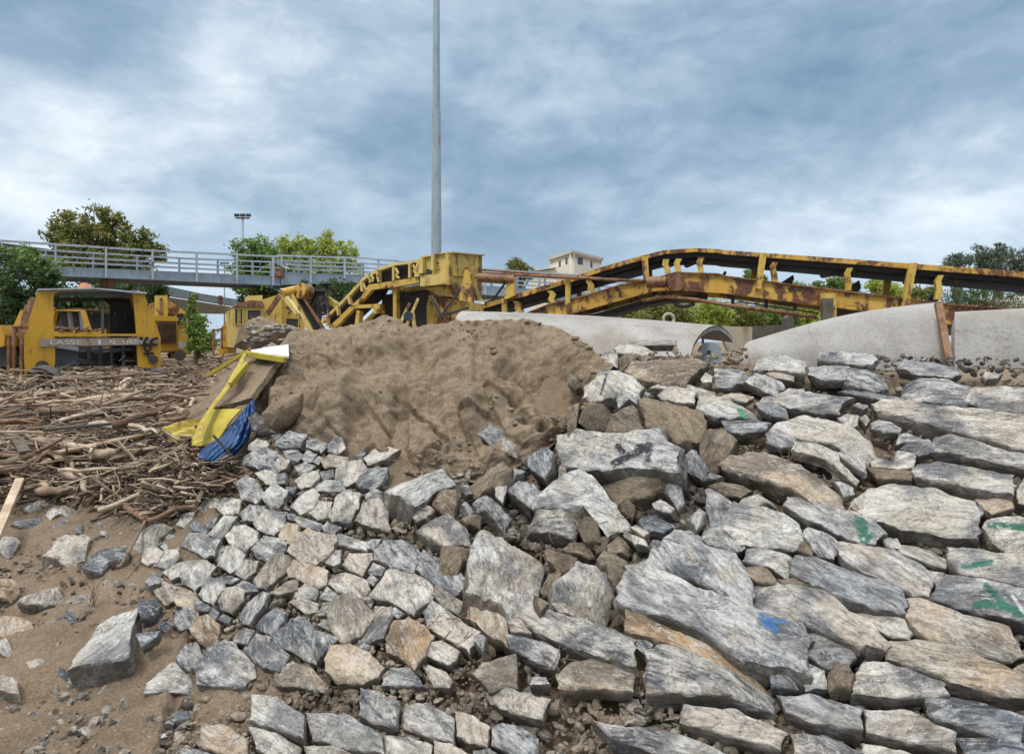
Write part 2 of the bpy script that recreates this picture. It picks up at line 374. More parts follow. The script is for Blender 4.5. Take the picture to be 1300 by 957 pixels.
# ---------------------------------------------------------------- stones
PAINT = []      # (polyline px, radius px, colour)
def inpoly(x, y, pg):
    c = False; j = len(pg)-1
    for i in range(len(pg)):
        (xi, yi), (xj, yj) = pg[i], pg[j]
        if (yi > y) != (yj > y) and x < (xj-xi)*(y-yi)/(yj-yi)+xi: c = not c
        j = i
    return c
def segd(p, a, b):
    ax, ay = a; bx, by = b; px, py = p; dx, dy = bx-ax, by-ay
    t = max(0, min(1, ((px-ax)*dx+(py-ay)*dy)/(dx*dx+dy*dy+1e-9))); return math.hypot(px-ax-t*dx, py-ay-t*dy)
def make_rock(name, px, kind, parent=None, tilt=.08, lift=.03, thick=.6, seed=0, paint=None, flat=True, grow=1.03):
    rnd = random.Random(seed*7919+13)
    uc = sum(p[0] for p in px)/len(px); vc = sum(p[1] for p in px)/len(px)
    n = Nrm(uc, vc)
    for _ in range(20):
        m = (n+Vector((rnd.uniform(-1, 1), rnd.uniform(-1, 1), rnd.uniform(-1, 1)))*tilt).normalized()
        if m.dot(ray(uc, vc).normalized()) < -.38: break
    else: m = n
    if m.dot(ray(uc, vc).normalized()) > -.34: m = (m-ray(uc, vc).normalized()*.35).normalized()
    size_px = math.sqrt(abs(sum(px[i][0]*px[(i+1) % len(px)][1]-px[(i+1) % len(px)][0]*px[i][1] for i in range(len(px))))/2)
    C = S(uc, vc); size = size_px*C.y/F
    C = C+n*(lift+size*.07)
    O = Vector((0, 0, H)); W = []
    for u, v in px:
        r = ray(u, v); t = (C-O).dot(m)/r.dot(m); W.append(O+r*t)
    C = sum(W, Vector())/len(W)
    # principal direction
    L = max(((a-b).length, i, j) for i, a in enumerate(W) for j, b in enumerate(W) if i < j)
    X = (W[L[2]]-W[L[1]]).normalized(); X = (X-m*X.dot(m)).normalized()
    if X.x < 0: X = -X
    Yx = m.cross(X)
    pl = [((w-C).dot(X), (w-C).dot(Yx)) for w in W]
    pl2 = []
    for i in range(len(pl)):                                        # corners pushed out, long edges broken into straight chips
        p_, q_ = pl[i], pl[(i+1) % len(pl)]; L_ = math.dist(p_, q_); pl2.append((p_[0]*1.025, p_[1]*1.025))
        nb = 1 if L_ < .3*size else (2 if L_ < .7*size else 3)
        if L_ > .16*size:
            for j in range(nb):
                t = (j+rnd.uniform(.3, .7))/nb; off = rnd.uniform(-.035, .03)*size; nx, ny = (q_[1]-p_[1])/L_, -(q_[0]-p_[0])/L_
                pl2.append((p_[0]+(q_[0]-p_[0])*t+nx*off, p_[1]+(q_[1]-p_[1])*t+ny*off))
    pl = pl2
    per = sum(math.dist(pl[i], pl[(i+1) % len(pl)]) for i in range(len(pl)))
    step = max(per/120, .015 if paint is None else .009); step = min(step, per/26)
    out = []
    k = len(pl); sd = Vector((rnd.uniform(0, 50), rnd.uniform(0, 50), rnd.uniform(0, 50)))
    for j in range(k):
        a, b = pl[j], pl[(j+1) % k]; L_ = math.dist(a, b); ns = max(1, round(L_/step))
        for q_ in range(ns):
            t = q_/ns; x, y = a[0]+(b[0]-a[0])*t, a[1]+(b[1]-a[1])*t
            q = Vector((x, y, 0)); sc = grow*(1+.012*noise.noise(q*(9/size)+sd)+.022*noise.noise(q*(22/size)+sd))
            out.append((x*sc, y*sc))
    N_ = len(out)
    planes = []
    for _ in range(rnd.choice((0, 0, 1) if flat == 2 else (0, 1, 1, 2)) if flat else rnd.choice((3, 4, 5))):
        a = rnd.uniform(0, 6.283); g = rnd.uniform(.12, .6 if flat else .95); planes.append((g*rnd.uniform(.28, .5)*size if flat else g*rnd.uniform(.05, .35)*size, -g*math.cos(a), -g*math.sin(a)))
    planes.append((.04*size, rnd.uniform(-.07, .07), rnd.uniform(-.07, .07)))
    amp = size*(.032 if flat else .045); sf = rnd.uniform(4, 8)/size
    def top(x, y):
        z = min(p[0]+p[1]*x+p[2]*y for p in planes)
        q = Vector((x*1.0, y*2.2, 0))
        z += amp*noise.fractal(q*(3.2/size)+sd, .9, 2.1, 5)*.8
        lay = (y+.25*x*noise.noise(Vector((x, y, 0))*(2/size)+sd))*sf+noise.noise(q*(2.3/size)+sd)*1.3
        z += amp*.42*(lay-math.floor(lay))                                   # bedding ledges
        return z
    fr = [0, .12, .24, .36, .48, .6, .7, .8, .89, .96, 1.0] if size > .12 else [0, .3, .55, .78, .94, 1.0]
    if paint is not None: fr = [i/26 for i in range(25)]+[.975, 1.0]
    th = max(.05, thick*size); edge = .02*size+.002
    V = [(0, 0, top(0, 0))]; R = []
    for r in fr[1:]:
        ring = []
        for (x, y) in out:
            e = max(0, (r-.9)/.1); sink = edge*(e**1.6)*(1+1.3*noise.noise(Vector((x, y, 5))*(5/size)+sd))
            xx, yy = x*r, y*r
            ring.append(len(V)); V.append((xx, yy, top(xx, yy)-sink))
        R.append(ring)
    for dz, sc in ((.07, 1.015), (.22, 1.01), (.5, .985), (1.0, .88)):
        ring = []
        for i, (x, y) in enumerate(out):
            q = Vector((x, y, dz*th)); s2 = sc*(1+.07*noise.noise(q*(4/size)+sd))
            zt = V[R[len(fr)-2][i]][2]
            ring.append(len(V)); V.append((x*s2, y*s2, zt-dz*th*(1+.15*noise.noise(q*(3/size)+sd))))
        R.append(ring)
    Fc = [(0, R[0][i], R[0][(i+1) % N_]) for i in range(N_)]
    for a, b in zip(R, R[1:]):
        Fc += [(a[i], b[i], b[(i+1) % N_], a[(i+1) % N_]) for i in range(N_)]
    Fc.append(tuple(reversed(R[-1])))
    me = bpy.data.meshes.new(name); me.from_pydata(V, [], Fc)
    me.polygons.foreach_set('use_smooth', [True]*len(me.polygons))
    me.set_sharp_from_angle(angle=math.radians(27))
    M = Matrix((( X.x, Yx.x, m.x, C.x), (X.y, Yx.y, m.y, C.y), (X.z, Yx.z, m.z, C.z), (0, 0, 0, 1)))
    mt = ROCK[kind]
    if paint is not None:
        mt = ROCK_P; at = me.attributes.new('paint', 'FLOAT_COLOR', 'POINT')
        for i, v in enumerate(V):
            w = M @ Vector(v); pp = proj(w); best = (0, 0, 0, 0)
            for line, rad, col in paint:
                d = min(segd(pp, line[j], line[j+1]) for j in range(len(line)-1)) if len(line) > 1 else math.dist(pp, line[0])
                al = max(0, min(1, (rad-d)/1.6+.4))
                if al > best[3] and i < 1+N_*(len(fr)-1): best = (*col, al)
            at.data[i].color = best
    o = link(name, me, mt, parent, mtx=M)
    return o
# ---------------------------------------------------------------- stone outlines, read off the photograph in enlarged crops
CR = {'A': (0, 630, 3.939), 'B': (180, 540, 3.8235), 'C': (240, 680, 4.0625), 'D': (500, 540, 4.0625), 'E': (540, 680, 4.0625),
      'F': (720, 420, 4.333), 'G': (1000, 430, 4.16), 'H': (800, 620, 2.6), 'P': (0, 0, 1)}
def parse(s):
    out = []
    for ln in s.strip().splitlines():
        ln = ln.strip()
        if not ln: continue
        f = ln.split('|'); ox, oy, sc = CR[f[0][0]]; kind = f[0][1]
        pts = [tuple(float(q) for q in p.split(',')) for p in f[1].split()]
        out.append((kind, [(ox+x/sc, oy+y/sc) for x, y in pts], f[2] if len(f) > 2 else None))
    return out
LEFT = parse('''
Bg|655,75 715,28 790,50 765,105 700,110 650,95
Bg|800,75 850,62 880,85 850,120 800,105
Bg|855,95 890,80 900,105 865,130
Bg|905,95 935,52 970,60 985,105 950,138 905,125
Bw|520,95 560,65 610,75 600,105 545,125 518,115
Bb|630,50 655,32 680,45 650,72
Bg|505,160 570,115 640,115 665,150 630,215 560,205 500,190
Bt|640,195 665,155 720,160 700,205 665,222
Bg|690,130 745,115 780,140 750,175 700,155
Bw|775,160 805,120 845,135 825,175 795,185
Bg|740,195 790,180 840,200 815,225 765,235
Bg|830,175 860,150 880,165 855,190
Bt|870,170 910,140 1000,155 960,200 890,205
Bg|1040,150 1070,120 1090,130 1060,170
Bw|1080,160 1130,115 1190,105 1245,120 1180,165 1110,190
Bg|860,225 930,215 935,250 880,265
Bg|945,215 980,180 1060,175 1085,210 1040,270 990,290 940,255
Bg|1045,275 1090,215 1190,210 1185,250 1130,305 1060,300
Bw|555,235 600,215 660,235 650,275 600,280
Bg|655,240 695,230 695,280 660,285
Bw|745,265 800,220 855,225 860,255 820,300 770,300
Bg|460,285 510,250 560,270 585,330 545,370 490,355
Bw|580,345 640,285 705,320 680,370 620,395
Bb|700,300 750,300 735,330 705,325
Bw|845,300 890,265 950,270 985,305 920,315 850,320
Bw|720,385 760,325 830,310 860,340 825,405 775,430
Bg|810,420 850,365 920,375 900,430 850,450
Bg|915,445 950,340 1000,315 1055,330 1045,400 1010,470 940,470
Bt|1040,465 1075,385 1160,345 1190,420 1200,510 1120,490
Bg|1085,335 1130,310 1170,325 1140,355 1090,360
Bw|275,405 320,345 370,360 355,410 310,430
Bg|360,400 400,350 480,365 460,425 400,430
Bg|465,425 510,375 600,400 555,465 495,460
Bg|550,475 600,415 700,425 680,490 635,525 565,505
Bg|705,430 745,430 740,460 710,455
Bg|745,465 760,445 870,475 855,505 780,495
Bg|875,490 900,470 965,495 930,525 885,515
Bw|170,480 195,435 265,415 240,455 205,490
Bb|235,490 270,430 360,435 345,490 300,520 245,510
Bw|325,525 395,435 460,445 415,520 380,555
Bg|410,540 445,485 500,480 560,520 545,575 505,610 430,570
Bt|665,530 705,475 765,490 745,540 715,570 670,550
Bg|535,600 590,535 700,560 690,605 610,650 560,635
Bt|715,610 745,545 810,510 935,545 920,600 840,665 760,645|grey squared stone with an orange stain in its upper half
Bw|935,550 960,530 1085,565 1085,600 950,580
Bg|1085,575 1115,532 1165,550 1125,600 1095,595
Bg|190,580 230,520 300,530 380,570 345,630 300,640 240,605
Bg|100,540 130,525 160,535 135,560
Bg|60,570 85,555 100,570 75,585
Bg|85,585 110,568 130,590 110,603
Bw|0,590 60,585 105,620 75,665 30,675 0,660
Bw|60,680 110,605 170,600 180,640 130,690
Bw|110,715 155,655 235,650 190,725 150,750
Bg|190,730 235,660 300,650 350,690 300,770 260,800 200,760
Bg|345,640 375,585 405,590 370,655
Bw|375,675 415,590 460,580 500,625 470,690 430,710
Bt|455,715 500,650 560,660 545,710 500,745
Bt|545,745 590,680 650,620 715,620 720,670 655,745 605,790 560,775
Bt|705,690 740,650 800,655 885,700 875,760 830,790 760,745 710,725
Bg|885,745 900,690 960,695 1090,760 1095,800 1060,840 950,800
Bw|885,640 920,605 965,610 960,665 930,680 895,665
Bt|980,675 1010,620 1110,620 1115,650 1070,725 1010,700
Bg|1100,700 1120,670 1180,695 1160,730 1110,720
Cg|960,75 1010,30 1090,25 1175,80 1195,100 1150,190 1040,160 965,120
Bg|20,775 50,715 95,725 75,760 45,780
Bt|50,800 90,755 190,790 150,850 110,865 80,830
Bt|155,840 200,795 260,815 290,850 230,885 170,870
Bg|280,815 320,745 400,745 400,790 340,860 300,840
Bt|375,850 400,790 450,780 500,800 490,850 440,910 390,890
Bg|385,740 400,715 470,745 430,770 385,760
Bg|455,775 490,750 560,775 560,805 500,810
Bg|260,880 280,850 325,880 305,900
Bt|635,810 700,760 760,745 750,800 660,820
Bw|740,790 800,770 850,800 840,845 740,830
Bt|720,860 760,835 850,860 840,900 790,910
Bg|865,840 900,785 945,815 920,850
Cg|665,410 690,345 730,340 700,410
Cg|950,305 1040,180 1160,195 1235,245 1255,300 1150,395 1060,345 960,320|grey-white squared block with a dark right-hand side
Bg|1075,840 1100,825 1130,850 1110,880
Co|0,470 40,420 100,415 150,455 140,530 90,575 30,520
Cg|40,690 110,590 190,545 240,570 320,660 325,720 270,765 60,765
Cg|225,520 265,460 335,490 300,560 230,545
Cg|30,355 55,335 105,365 95,390 45,385
Cg|105,400 120,370 155,395 130,435
Cg|150,430 175,400 215,420 205,455
Cg|250,410 300,350 370,290 400,300 385,360 315,455 270,440
Cb|350,470 390,410 440,375 495,400 480,450 420,505
Cg|285,590 345,505 420,530 510,620 460,700 390,680 330,640
Cg|430,530 510,440 520,410 600,420 640,490 765,530 700,590 650,655 590,625 480,570
Ct|450,720 480,680 540,652 620,680 700,740 690,770 460,770
Ct|720,390 760,320 830,300 890,340 945,400 930,450 870,510 810,545 740,480
Cg|895,530 950,450 960,375 1040,375 1045,420 1000,520 930,545
Cg|665,460 700,430 740,450 725,490
Ct|710,640 740,575 820,555 920,600 990,680 960,730 890,765 780,765 720,700
Co|1025,520 1060,440 1130,430 1210,470 1250,520 1210,620 1160,680 1100,630 1030,600|cream and orange stained stone
Cg|1010,750 1050,690 1130,680 1180,740 1200,770 1010,770
Cg|860,570 880,535 930,565 905,605
Cg|1025,380 1060,370 1110,400 1075,425
Cg|925,190 950,140 1010,165 990,210
Cg|910,230 940,200 975,225 950,255
Ag|870,640 880,570 940,550 990,590 960,650 900,670
Ab|885,800 930,740 980,730 1010,790 960,855 900,840
Dg|0,605 60,615 150,665 100,740 60,760 -30,690
Dg|125,755 160,655 230,690 330,735 380,800 300,865 200,810
Eg|0,400 45,345 130,400 190,450 270,490 230,560 215,590 120,530 20,480
Et|40,310 55,265 110,285 195,340 160,395 90,360
Eg|10,620 20,550 90,545 170,595 150,640 110,660
Eg|0,690 20,670 100,700 130,740 110,765 40,765
Et|225,430 270,260 320,225 400,290 430,310 410,540 330,500 240,430
''')
RIGHT = parse('''
Ff|x
'''.replace('Ff|x', '')+'''
Fg|300,60 540,45 590,45 590,75 430,80 310,75
Fo|330,215 370,180 480,165 700,150 760,170 700,230 640,285 520,270 400,245|flat slab streaked with orange along its bedding
Fw|265,100 300,75 420,90 470,110 430,125 280,120
Fg|195,130 230,110 275,120 275,200 190,165
Fw|500,335 540,310 610,325 695,335 690,395 600,390 520,360
Fg|460,310 500,292 640,300 800,300 805,340 690,330
Fg|735,260 760,228 800,250 795,285 745,280
Fg|815,210 870,205 1000,225 1030,250 980,280 900,300 820,285
Fg|985,280 1040,235 1090,235 1180,280 1195,315 1150,345 1080,330
FP|720,440 730,360 800,350 900,380 1020,430 1035,470 900,485 820,480|grey stone with a faint green paint mark
Ft|825,350 900,340 1020,365 980,390 860,370
Fg|1050,380 1080,355 1170,365 1245,400 1200,405
Fb|1040,400 1130,395 1200,430 1210,480 1120,460 1060,430
Fg|860,500 1000,495 1110,510 1090,545 960,560 880,545
Pt|919,591 930,579 951,572 972,570 1000,582 1014,589 1065,613 1068,632 1063,640 1043,637 1000,618 970,611 945,604 925,596
Fg|1100,560 1150,545 1250,590 1245,640 1180,640 1100,610
Gw|-80,485 -40,450 80,420 160,430 330,475 430,520 510,600 460,615 360,600 250,560 60,520 -30,505
Fw|1035,185 1050,130 1200,140 1300,170 1300,225 1120,215
Ft|1100,230 1170,215 1250,240 1240,270 1150,260
Fg|1170,350 1220,315 1300,325 1300,400 1220,390
Gg|170,95 175,62 300,70 440,90 470,110 430,135 370,140 200,100
Gw|115,190 120,140 200,130 320,145 300,210 180,215
Gg|300,210 320,160 430,175 500,215 525,265 450,275 330,235
Gw|595,155 625,118 760,130 880,155 905,190 850,205 700,190
Gg|1030,190 1050,170 1130,180 1110,205 1050,210
Gg|615,270 640,225 770,215 850,225 970,265 930,355 830,345 700,305
Gg|945,335 990,270 1130,260 1248,265 1380,270 1380,400 1150,375 1050,365
Gg|475,345 520,330 600,330 850,370 1100,400 1248,415 1400,430 1400,580 1170,545 1000,500 800,465 640,410 520,380|very long bedded slab of blue-grey stone
Gb|280,275 320,270 440,285 610,320 600,330 490,325
Gw|345,355 370,340 425,355 400,372
Gg|-80,330 -40,290 0,275 120,285 330,325 270,350 260,400 180,405 90,380 0,360
Gg|265,420 310,402 370,410 370,455 330,470
Gt|380,420 410,400 435,430 415,455
Gg|445,435 480,427 600,460 590,480 510,490 450,465
Gg|575,545 590,500 640,500 740,530 660,545
Gb|640,545 740,535 775,560 770,600 700,605 600,570
Gg|785,590 800,525 870,518 1000,545 1180,600 1248,600 1380,620 1380,700 1180,665 1050,640 900,605
Gg|680,700 700,660 800,650 1000,690 1170,730 1180,790 1170,830 1040,815 900,770 800,755 700,730
Gg|30,595 50,548 150,550 260,600 270,640 370,700 360,720 200,640 80,610
Gg|260,610 290,595 370,625 410,660 415,710 360,680
Gg|440,660 470,640 560,650 580,590 670,600 660,680 600,690 450,680
Pw|1081,644 1091,625 1106,615 1135,614 1183,620 1231,637 1237,644 1240,672 1235,683 1200,682 1145,674 1110,660 1085,652|broad cream-white stone speckled with lichen
Gt|335,890 380,850 430,910 440,953 380,930
Gb|975,905 1000,875 1045,905 1030,930 985,930
Gt|1000,835 1100,825 1180,850 1190,890 1080,925 1040,900
Gg|250,750 280,745 345,790 350,820 300,830
Gt|1205,800 1248,740 1330,740 1330,880 1220,860
Gc|430,690 660,695 650,740 480,740
HP|520,50 530,25 570,30 700,75 800,110 830,150 800,185 760,185 700,155 600,105|grey slab with a green paint patch on its right end
Hw|310,100 350,55 410,55 500,85 545,115 560,165 545,190 440,190 370,185 320,140
Hg|120,160 150,125 200,125 235,150 240,175 340,210 365,250 395,330 395,375 340,360 200,290 60,260 50,230 110,200
Hg|565,150 590,130 650,150 690,175 670,220 620,220 590,180
Hc|550,195 570,165 605,185 600,225
Hg|690,195 700,178 800,195 870,205 960,260 990,290 975,355 920,345 850,310 760,270 700,225
Hg|860,175 890,180 990,200 1040,230 1035,260 960,240 900,215
Hb|540,240 560,222 620,225 760,290 880,330 895,370 890,410 800,400 700,360 610,320 545,280
Hg|375,235 390,200 450,190 540,225 530,290 460,260 380,240
Hc|380,255 430,250 480,290 500,310 430,310 390,290
Hc|490,300 540,295 610,320 570,340 520,335
Hg|410,340 415,305 480,300 580,330 640,335 700,390 780,440 830,500 820,520 740,515 640,470 540,440 440,390
Hg|720,395 760,390 830,410 910,440 930,475 920,500 840,480 760,440
Ht|930,430 935,375 960,370 1100,420 1240,455 1270,500 1295,545 1250,565 1150,550 1000,500 940,460
HP|1000,375 1020,320 1050,290 1150,295 1300,330 1400,345 1400,450 1290,440 1200,420 1080,400|grey stone smeared with green and white paint
HP|1060,250 1055,200 1100,195 1250,215 1400,225 1400,340 1200,305 1100,285|grey stone with a short green paint stroke
HP|1170,130 1185,105 1240,95 1400,105 1400,215 1260,210 1200,180|grey stone with green paint along its top edge
Ht|850,540 870,520 960,510 1050,520 1150,555 1300,600 1400,620 1400,690 1200,670 1060,640 950,600 870,575
Hb|575,540 580,480 650,485 740,530 740,560 700,590 640,590
Hg|740,630 780,575 850,575 950,610 1030,640 1040,680 900,690 740,680
Hg|575,640 590,580 640,600 650,660 580,660
Hg|235,150 245,110 290,105 370,150 375,190 340,205 260,180
Hb|1130,70 1150,50 1170,65 1160,90
Hg|980,270 1035,280 1030,310 990,310
Hg|830,160 880,165 900,200 850,195
Hb|460,605 500,600 550,640 555,655 470,655
Ht|1260,595 1310,570 1400,580 1400,610 1330,610
HP|-25,330 0,265 60,260 200,330 400,400 540,455 575,500 570,600 480,575 340,540 200,450 0,390 -25,370|huge long slab with a blue paint splash near its right end
Ho|0,420 40,430 130,470 300,530 420,590 460,630 380,610 250,560 100,510 0,480
Hg|60,545 100,520 160,525 230,560 350,590 450,630 455,680 70,680
Eg|460,310 480,305 600,370 780,430 960,490 1040,520 1060,580 1055,660 900,620 740,570 640,520 540,470 470,390
Et|425,440 470,415 540,480 440,490
Eg|420,500 500,510 600,545 680,580 685,620 655,680 560,640 440,590
Eg|1050,520 1110,520 1170,560 1130,605 1060,560
Et|250,710 300,660 460,620 470,780 330,790
Et|690,720 760,660 850,640 1000,680 1060,700 1055,790 700,790
Eg|540,765 560,720 620,730 640,765
Et|650,340 720,350 860,430 840,440 700,390
''')
# loose stones: every one a thing of its own
LOOSE = parse('''
Dw|-20,270 50,225 150,212 240,215 330,285 280,300 190,350 120,385 0,335|white and blue-grey boulder at the lower edge of the sand heap
Do|180,370 210,330 310,305 325,350 290,455 240,430 195,400|orange-brown wedge of stone under the white and blue boulder below the sand
Dg|-20,350 50,350 180,395 140,450 100,475 10,430 -20,420|flat grey rock directly below the white and blue boulder
Dg|95,545 130,460 190,410 360,495 385,555 300,570 260,600 180,575 110,540|grey block with an orange lower face left of the big flat-faced boulder
Dc|240,660 260,590 330,560 400,570 395,640 330,700 240,705|crumbly brown clod touching the left corner of the big flat-faced boulder
Dg|400,640 440,560 510,500 590,510 660,535 760,555 780,640 775,760 750,870 640,835 500,760 410,720|big flat-faced pinkish grey boulder with a blue-grey corner in the middle of the breach
Db|680,150 710,85 760,65 810,120 800,200 760,240 690,200|rounded blue-grey boulder left of the graffiti-marked slab
Dg|405,365 440,352 510,365 600,420 560,480 480,440 430,420|light grey oblong rock above the big flat-faced boulder
Db|580,320 600,290 640,250 780,325 760,360 700,415 640,380|striped dark slate block below the rounded blue-grey boulder
Db|580,270 620,215 670,190 650,240 600,275|thin dark slate wedge between the brown boulder and the striped block
Dc|375,260 430,200 560,165 600,200 590,250 520,290 430,340 380,340|brown earth-crusted boulder with a pinkish top at the foot of the sand
Dg|520,310 560,270 590,280 580,330 560,385 525,360|small upright grey rock against the left end of the striped block
DP|720,430 740,370 880,270 960,240 1030,280 1130,380 1190,480 1070,520 1000,420 900,430 800,430|pointed blue-grey boulder leaning below the graffiti-marked slab
Dg|690,490 740,430 850,430 940,450 960,500 930,570 840,540 700,515|low grey rock in front of the pointed blue-grey boulder
Dc|910,430 960,410 1040,480 1040,540 970,560 940,510|sandy clod wedged against the front of the pointed boulder
Ew|650,280 665,240 760,160 800,100 900,125 950,180 1000,290 940,450 880,440 760,380 655,325|white-veined rounded boulder right of the big flat-faced boulder
FP|-40,590 30,560 180,560 360,555 500,540 570,620 610,650 600,770 400,760 200,780 90,770 -20,770 -30,680|large white slab sprayed with a black graffiti mark
Fc|170,785 560,780 560,830 450,880 250,925|brown rock in shade right under the graffiti-marked slab
Dc|870,620 910,590 1000,610 1035,670 1010,680 920,650|long crumbly clod above the white-veined boulder
Dc|1035,610 1060,565 1110,570 1100,640 1050,650
Dc|1100,615 1160,570 1220,600 1215,655 1110,650
Dc|1050,680 1080,650 1200,665 1225,700 1180,720 1070,705
Dc|1100,720 1160,705 1200,760 1190,830 1150,820 1110,780
Dg|1180,560 1180,530 1220,545 1240,600 1190,575
Dg|1225,580 1260,570 1300,600 1300,640 1240,600
Dc|1165,390 1210,355 1250,430 1230,480 1180,430
Db|1215,510 1250,505 1300,540 1300,560 1225,540
Dt|850,180 870,180 900,250 850,290
Db|400,40 430,0 500,-20 560,20 570,60 500,75 440,50|dark blue-grey stone stuck in the face of the sand heap
Dt|545,110 570,65 650,110 640,160 600,150
Dc|355,470 400,445 460,460 450,520 380,505
Dc|780,640 850,640 940,660 940,700 850,740 790,690|flat sandy clod between the flat-faced and the white-veined boulders
Dc|755,850 800,770 850,740 860,760 810,850 770,865
Db|350,330 380,315 410,350 375,355
Db|350,400 370,385 420,430 400,445
Ec|560,310 620,310 640,340 600,360
Eb|250,545 270,505 310,515 290,570
Fc|280,125 380,125 385,170 300,205
Fc|380,170 430,115 480,125 470,150
FP|85,355 100,300 180,225 280,225 360,240 410,290 400,330 390,410 340,370 280,425 270,370 170,380|jagged white boulder with a black streak above the graffiti-marked slab
Fg|60,245 90,200 160,160 185,180 150,230 80,255|narrow grey rock leaning on the upper left of the jagged white boulder
Fc|180,390 280,425 330,395 380,430 400,520 300,545 200,550|brown boulder supporting the jagged white boulder
Fc|395,370 430,355 520,380 600,400 740,440 760,470 735,535 600,560 540,515 440,480|wide earth-brown rock above the graffiti-marked slab with a grey top edge
Fc|715,570 760,535 850,520 930,590 910,640 870,730 780,770 710,740 730,650|large pitted brown clod right of the graffiti-marked slab
Fb|610,650 640,600 700,650 735,710 690,750 620,740|dark slate rock in the hollow right of the graffiti-marked slab
Fc|780,830 850,815 960,835 1020,880 950,920 880,900|smooth tan rock below the large pitted clod
Fg|760,870 800,860 900,920 910,950 790,953
Fg|530,870 560,800 630,810 630,900 590,930
Fb|740,790 780,775 850,800 800,815 740,820
Fc|75,385 160,385 190,460 190,530 100,540 50,490 50,420|dark brown boulder under the left side of the jagged white boulder
Fc|0,300 60,310 80,370 50,480 50,550 0,540|brown rock at the broken right edge of the sand heap
Fc|0,210 40,230 70,300 30,310 0,290
Hb|250,60 255,0 290,10 340,45 335,80 300,110 260,95
Hg|360,35 380,15 480,20 490,40 420,50
Hg|190,90 230,60 255,75 250,110 220,130
Hb|30,100 80,80 150,110 110,135 50,130
Hb|60,180 90,155 125,180 110,205 70,205
Hg|0,130 30,120 60,140 40,150
Hw|0,150 50,165 55,185 10,180
Hw|70,50 100,35 135,50 125,70 80,65
Hc|645,600 680,560 720,570 740,610 720,640 650,640|lumpy brown clod stuck between the lowest slabs right of the blue splash
''')
FLOOR = parse('''
Aw|350,860 380,800 500,640 560,600 690,560 650,700 640,800 560,825 420,840|large pointed white slab tilted up on the silt at lower left
Ab|690,570 700,510 770,510 805,545 760,575 700,590|blue-grey stone behind the tip of the large pointed white slab
Aw|725,430 765,385 810,385 800,430 750,445|small pale squared stone lying just off the left edge of the stone slope
Ag|730,915 790,870 860,820 940,880 1000,935 960,970 730,970|grey rock at the foot of the stone slope, lowest in the left half
Ab|410,330 440,260 560,228 640,270 630,300 540,320 500,360 430,355|rounded blue-grey boulder at the edge of the driftwood
Aw|215,260 300,190 420,195 450,220 420,290 400,330 330,310|pale angular boulder left of the rounded blue-grey boulder
Ag|95,530 120,460 270,390 290,450 310,500 220,540 140,545|grey wedge-shaped boulder standing on the silt at far left
Ag|220,580 290,500 330,475 400,490 520,510 550,540 480,545 400,515 320,530 250,575|flat curved grey slab half buried in the silt
Ao|0,500 0,420 80,415 100,460 60,500|rusty orange rock at the left picture edge
At|-30,600 60,560 130,560 165,640 110,690 -30,680|tan and white cracked boulder at the left edge below the rusty orange rock
Aw|-30,710 30,705 65,755 20,775 -30,765|white stone at the left edge below the tan cracked boulder
At|645,270 690,190 770,125 860,155 800,200 760,240 680,285|long buff rock tilted against the upper left edge of the stone slope
Ag|110,20 150,0 290,0 280,30 180,70 120,60|flat-topped grey rock at the lower edge of the driftwood
Ab|235,155 300,80 350,120 350,160 270,165|pyramid-shaped dark grey rock below the driftwood
Ag|230,80 260,30 350,40 350,95 300,80 250,105
Ab|50,120 90,80 190,95 250,145 180,155 100,150|long dark blue-grey rock left of the pyramid-shaped rock
Aw|-20,240 20,190 80,180 100,230 50,280|white rock at the left edge beside the wooden plank
Ag|-20,900 20,890 80,910 90,955 -20,955
Ag|-20,845 70,840 105,860 60,890 -20,880
At|80,850 120,810 230,810 250,850 170,870
Ab|250,830 270,810 360,900 350,925 290,890
Ab|680,690 720,685 800,670 780,700 700,735|small dark stone in the shade right of the large pointed white slab
Ag|570,420 600,415 615,435 580,445
Ab|370,130 410,120 410,170 380,175
''')
BK = (.02, .02, .025); GR = (.045, .17, .12); BL = (.05, .16, .36); WH = (.7, .72, .72)
fx = lambda pts, c: [(CR[c][0]+x/CR[c][2], CR[c][1]+y/CR[c][2]) for x, y in pts]
STROKES = [(fx([(262, 728), (330, 690), (385, 670), (415, 655)], 'F'), 5.2, BK), (fx([(280, 635), (305, 665), (318, 695)], 'F'), 4.4, BK),
 (fx([(385, 640), (420, 632), (455, 626)], 'F'), 4.0, BK), (fx([(455, 626), (447, 665), (442, 708)], 'F'), 3.6, BK), (fx([(218, 235), (205, 280), (185, 350)], 'F'), 1.6, BK),
 (fx([(950, 440), (975, 470)], 'F'), 4, (.05, .25, .12)), (fx([(760, 115), (775, 165)], 'H'), 8, GR), (fx([(795, 150), (780, 160)], 'H'), 6, GR),
 (fx([(1100, 258), (1190, 243)], 'H'), 4.0, GR), (fx([(1190, 120), (1320, 130)], 'H'), 4.5, GR), (fx([(1175, 320), (1220, 370), (1290, 420)], 'H'), 4, GR),
 (fx([(1140, 385), (1180, 380), (1270, 400)], 'H'), 5, GR), (fx([(1260, 350), (1300, 410)], 'H'), 2.5, WH), (fx([(435, 425), (480, 465)], 'H'), 5.5, BL), (fx([(440, 450), (450, 430), (510, 440)], 'H'), 3, BL)]
ALLP = [p for L in (LEFT, RIGHT, LOOSE, FLOOR) for _, p, _ in L]
sd = [0]
def put(name, kind, px, **kw):
    sd[0] += 1; paint = None
    if kind == 'P': paint = STROKES; kind = 'g'
    return make_rock(name, px, kind, seed=sd[0], paint=paint, **kw)
wl = empty('stone_slope', S(380, 700), 'sloping masonry of small squared grey stones running down left from the sand heap', 'stone wall')
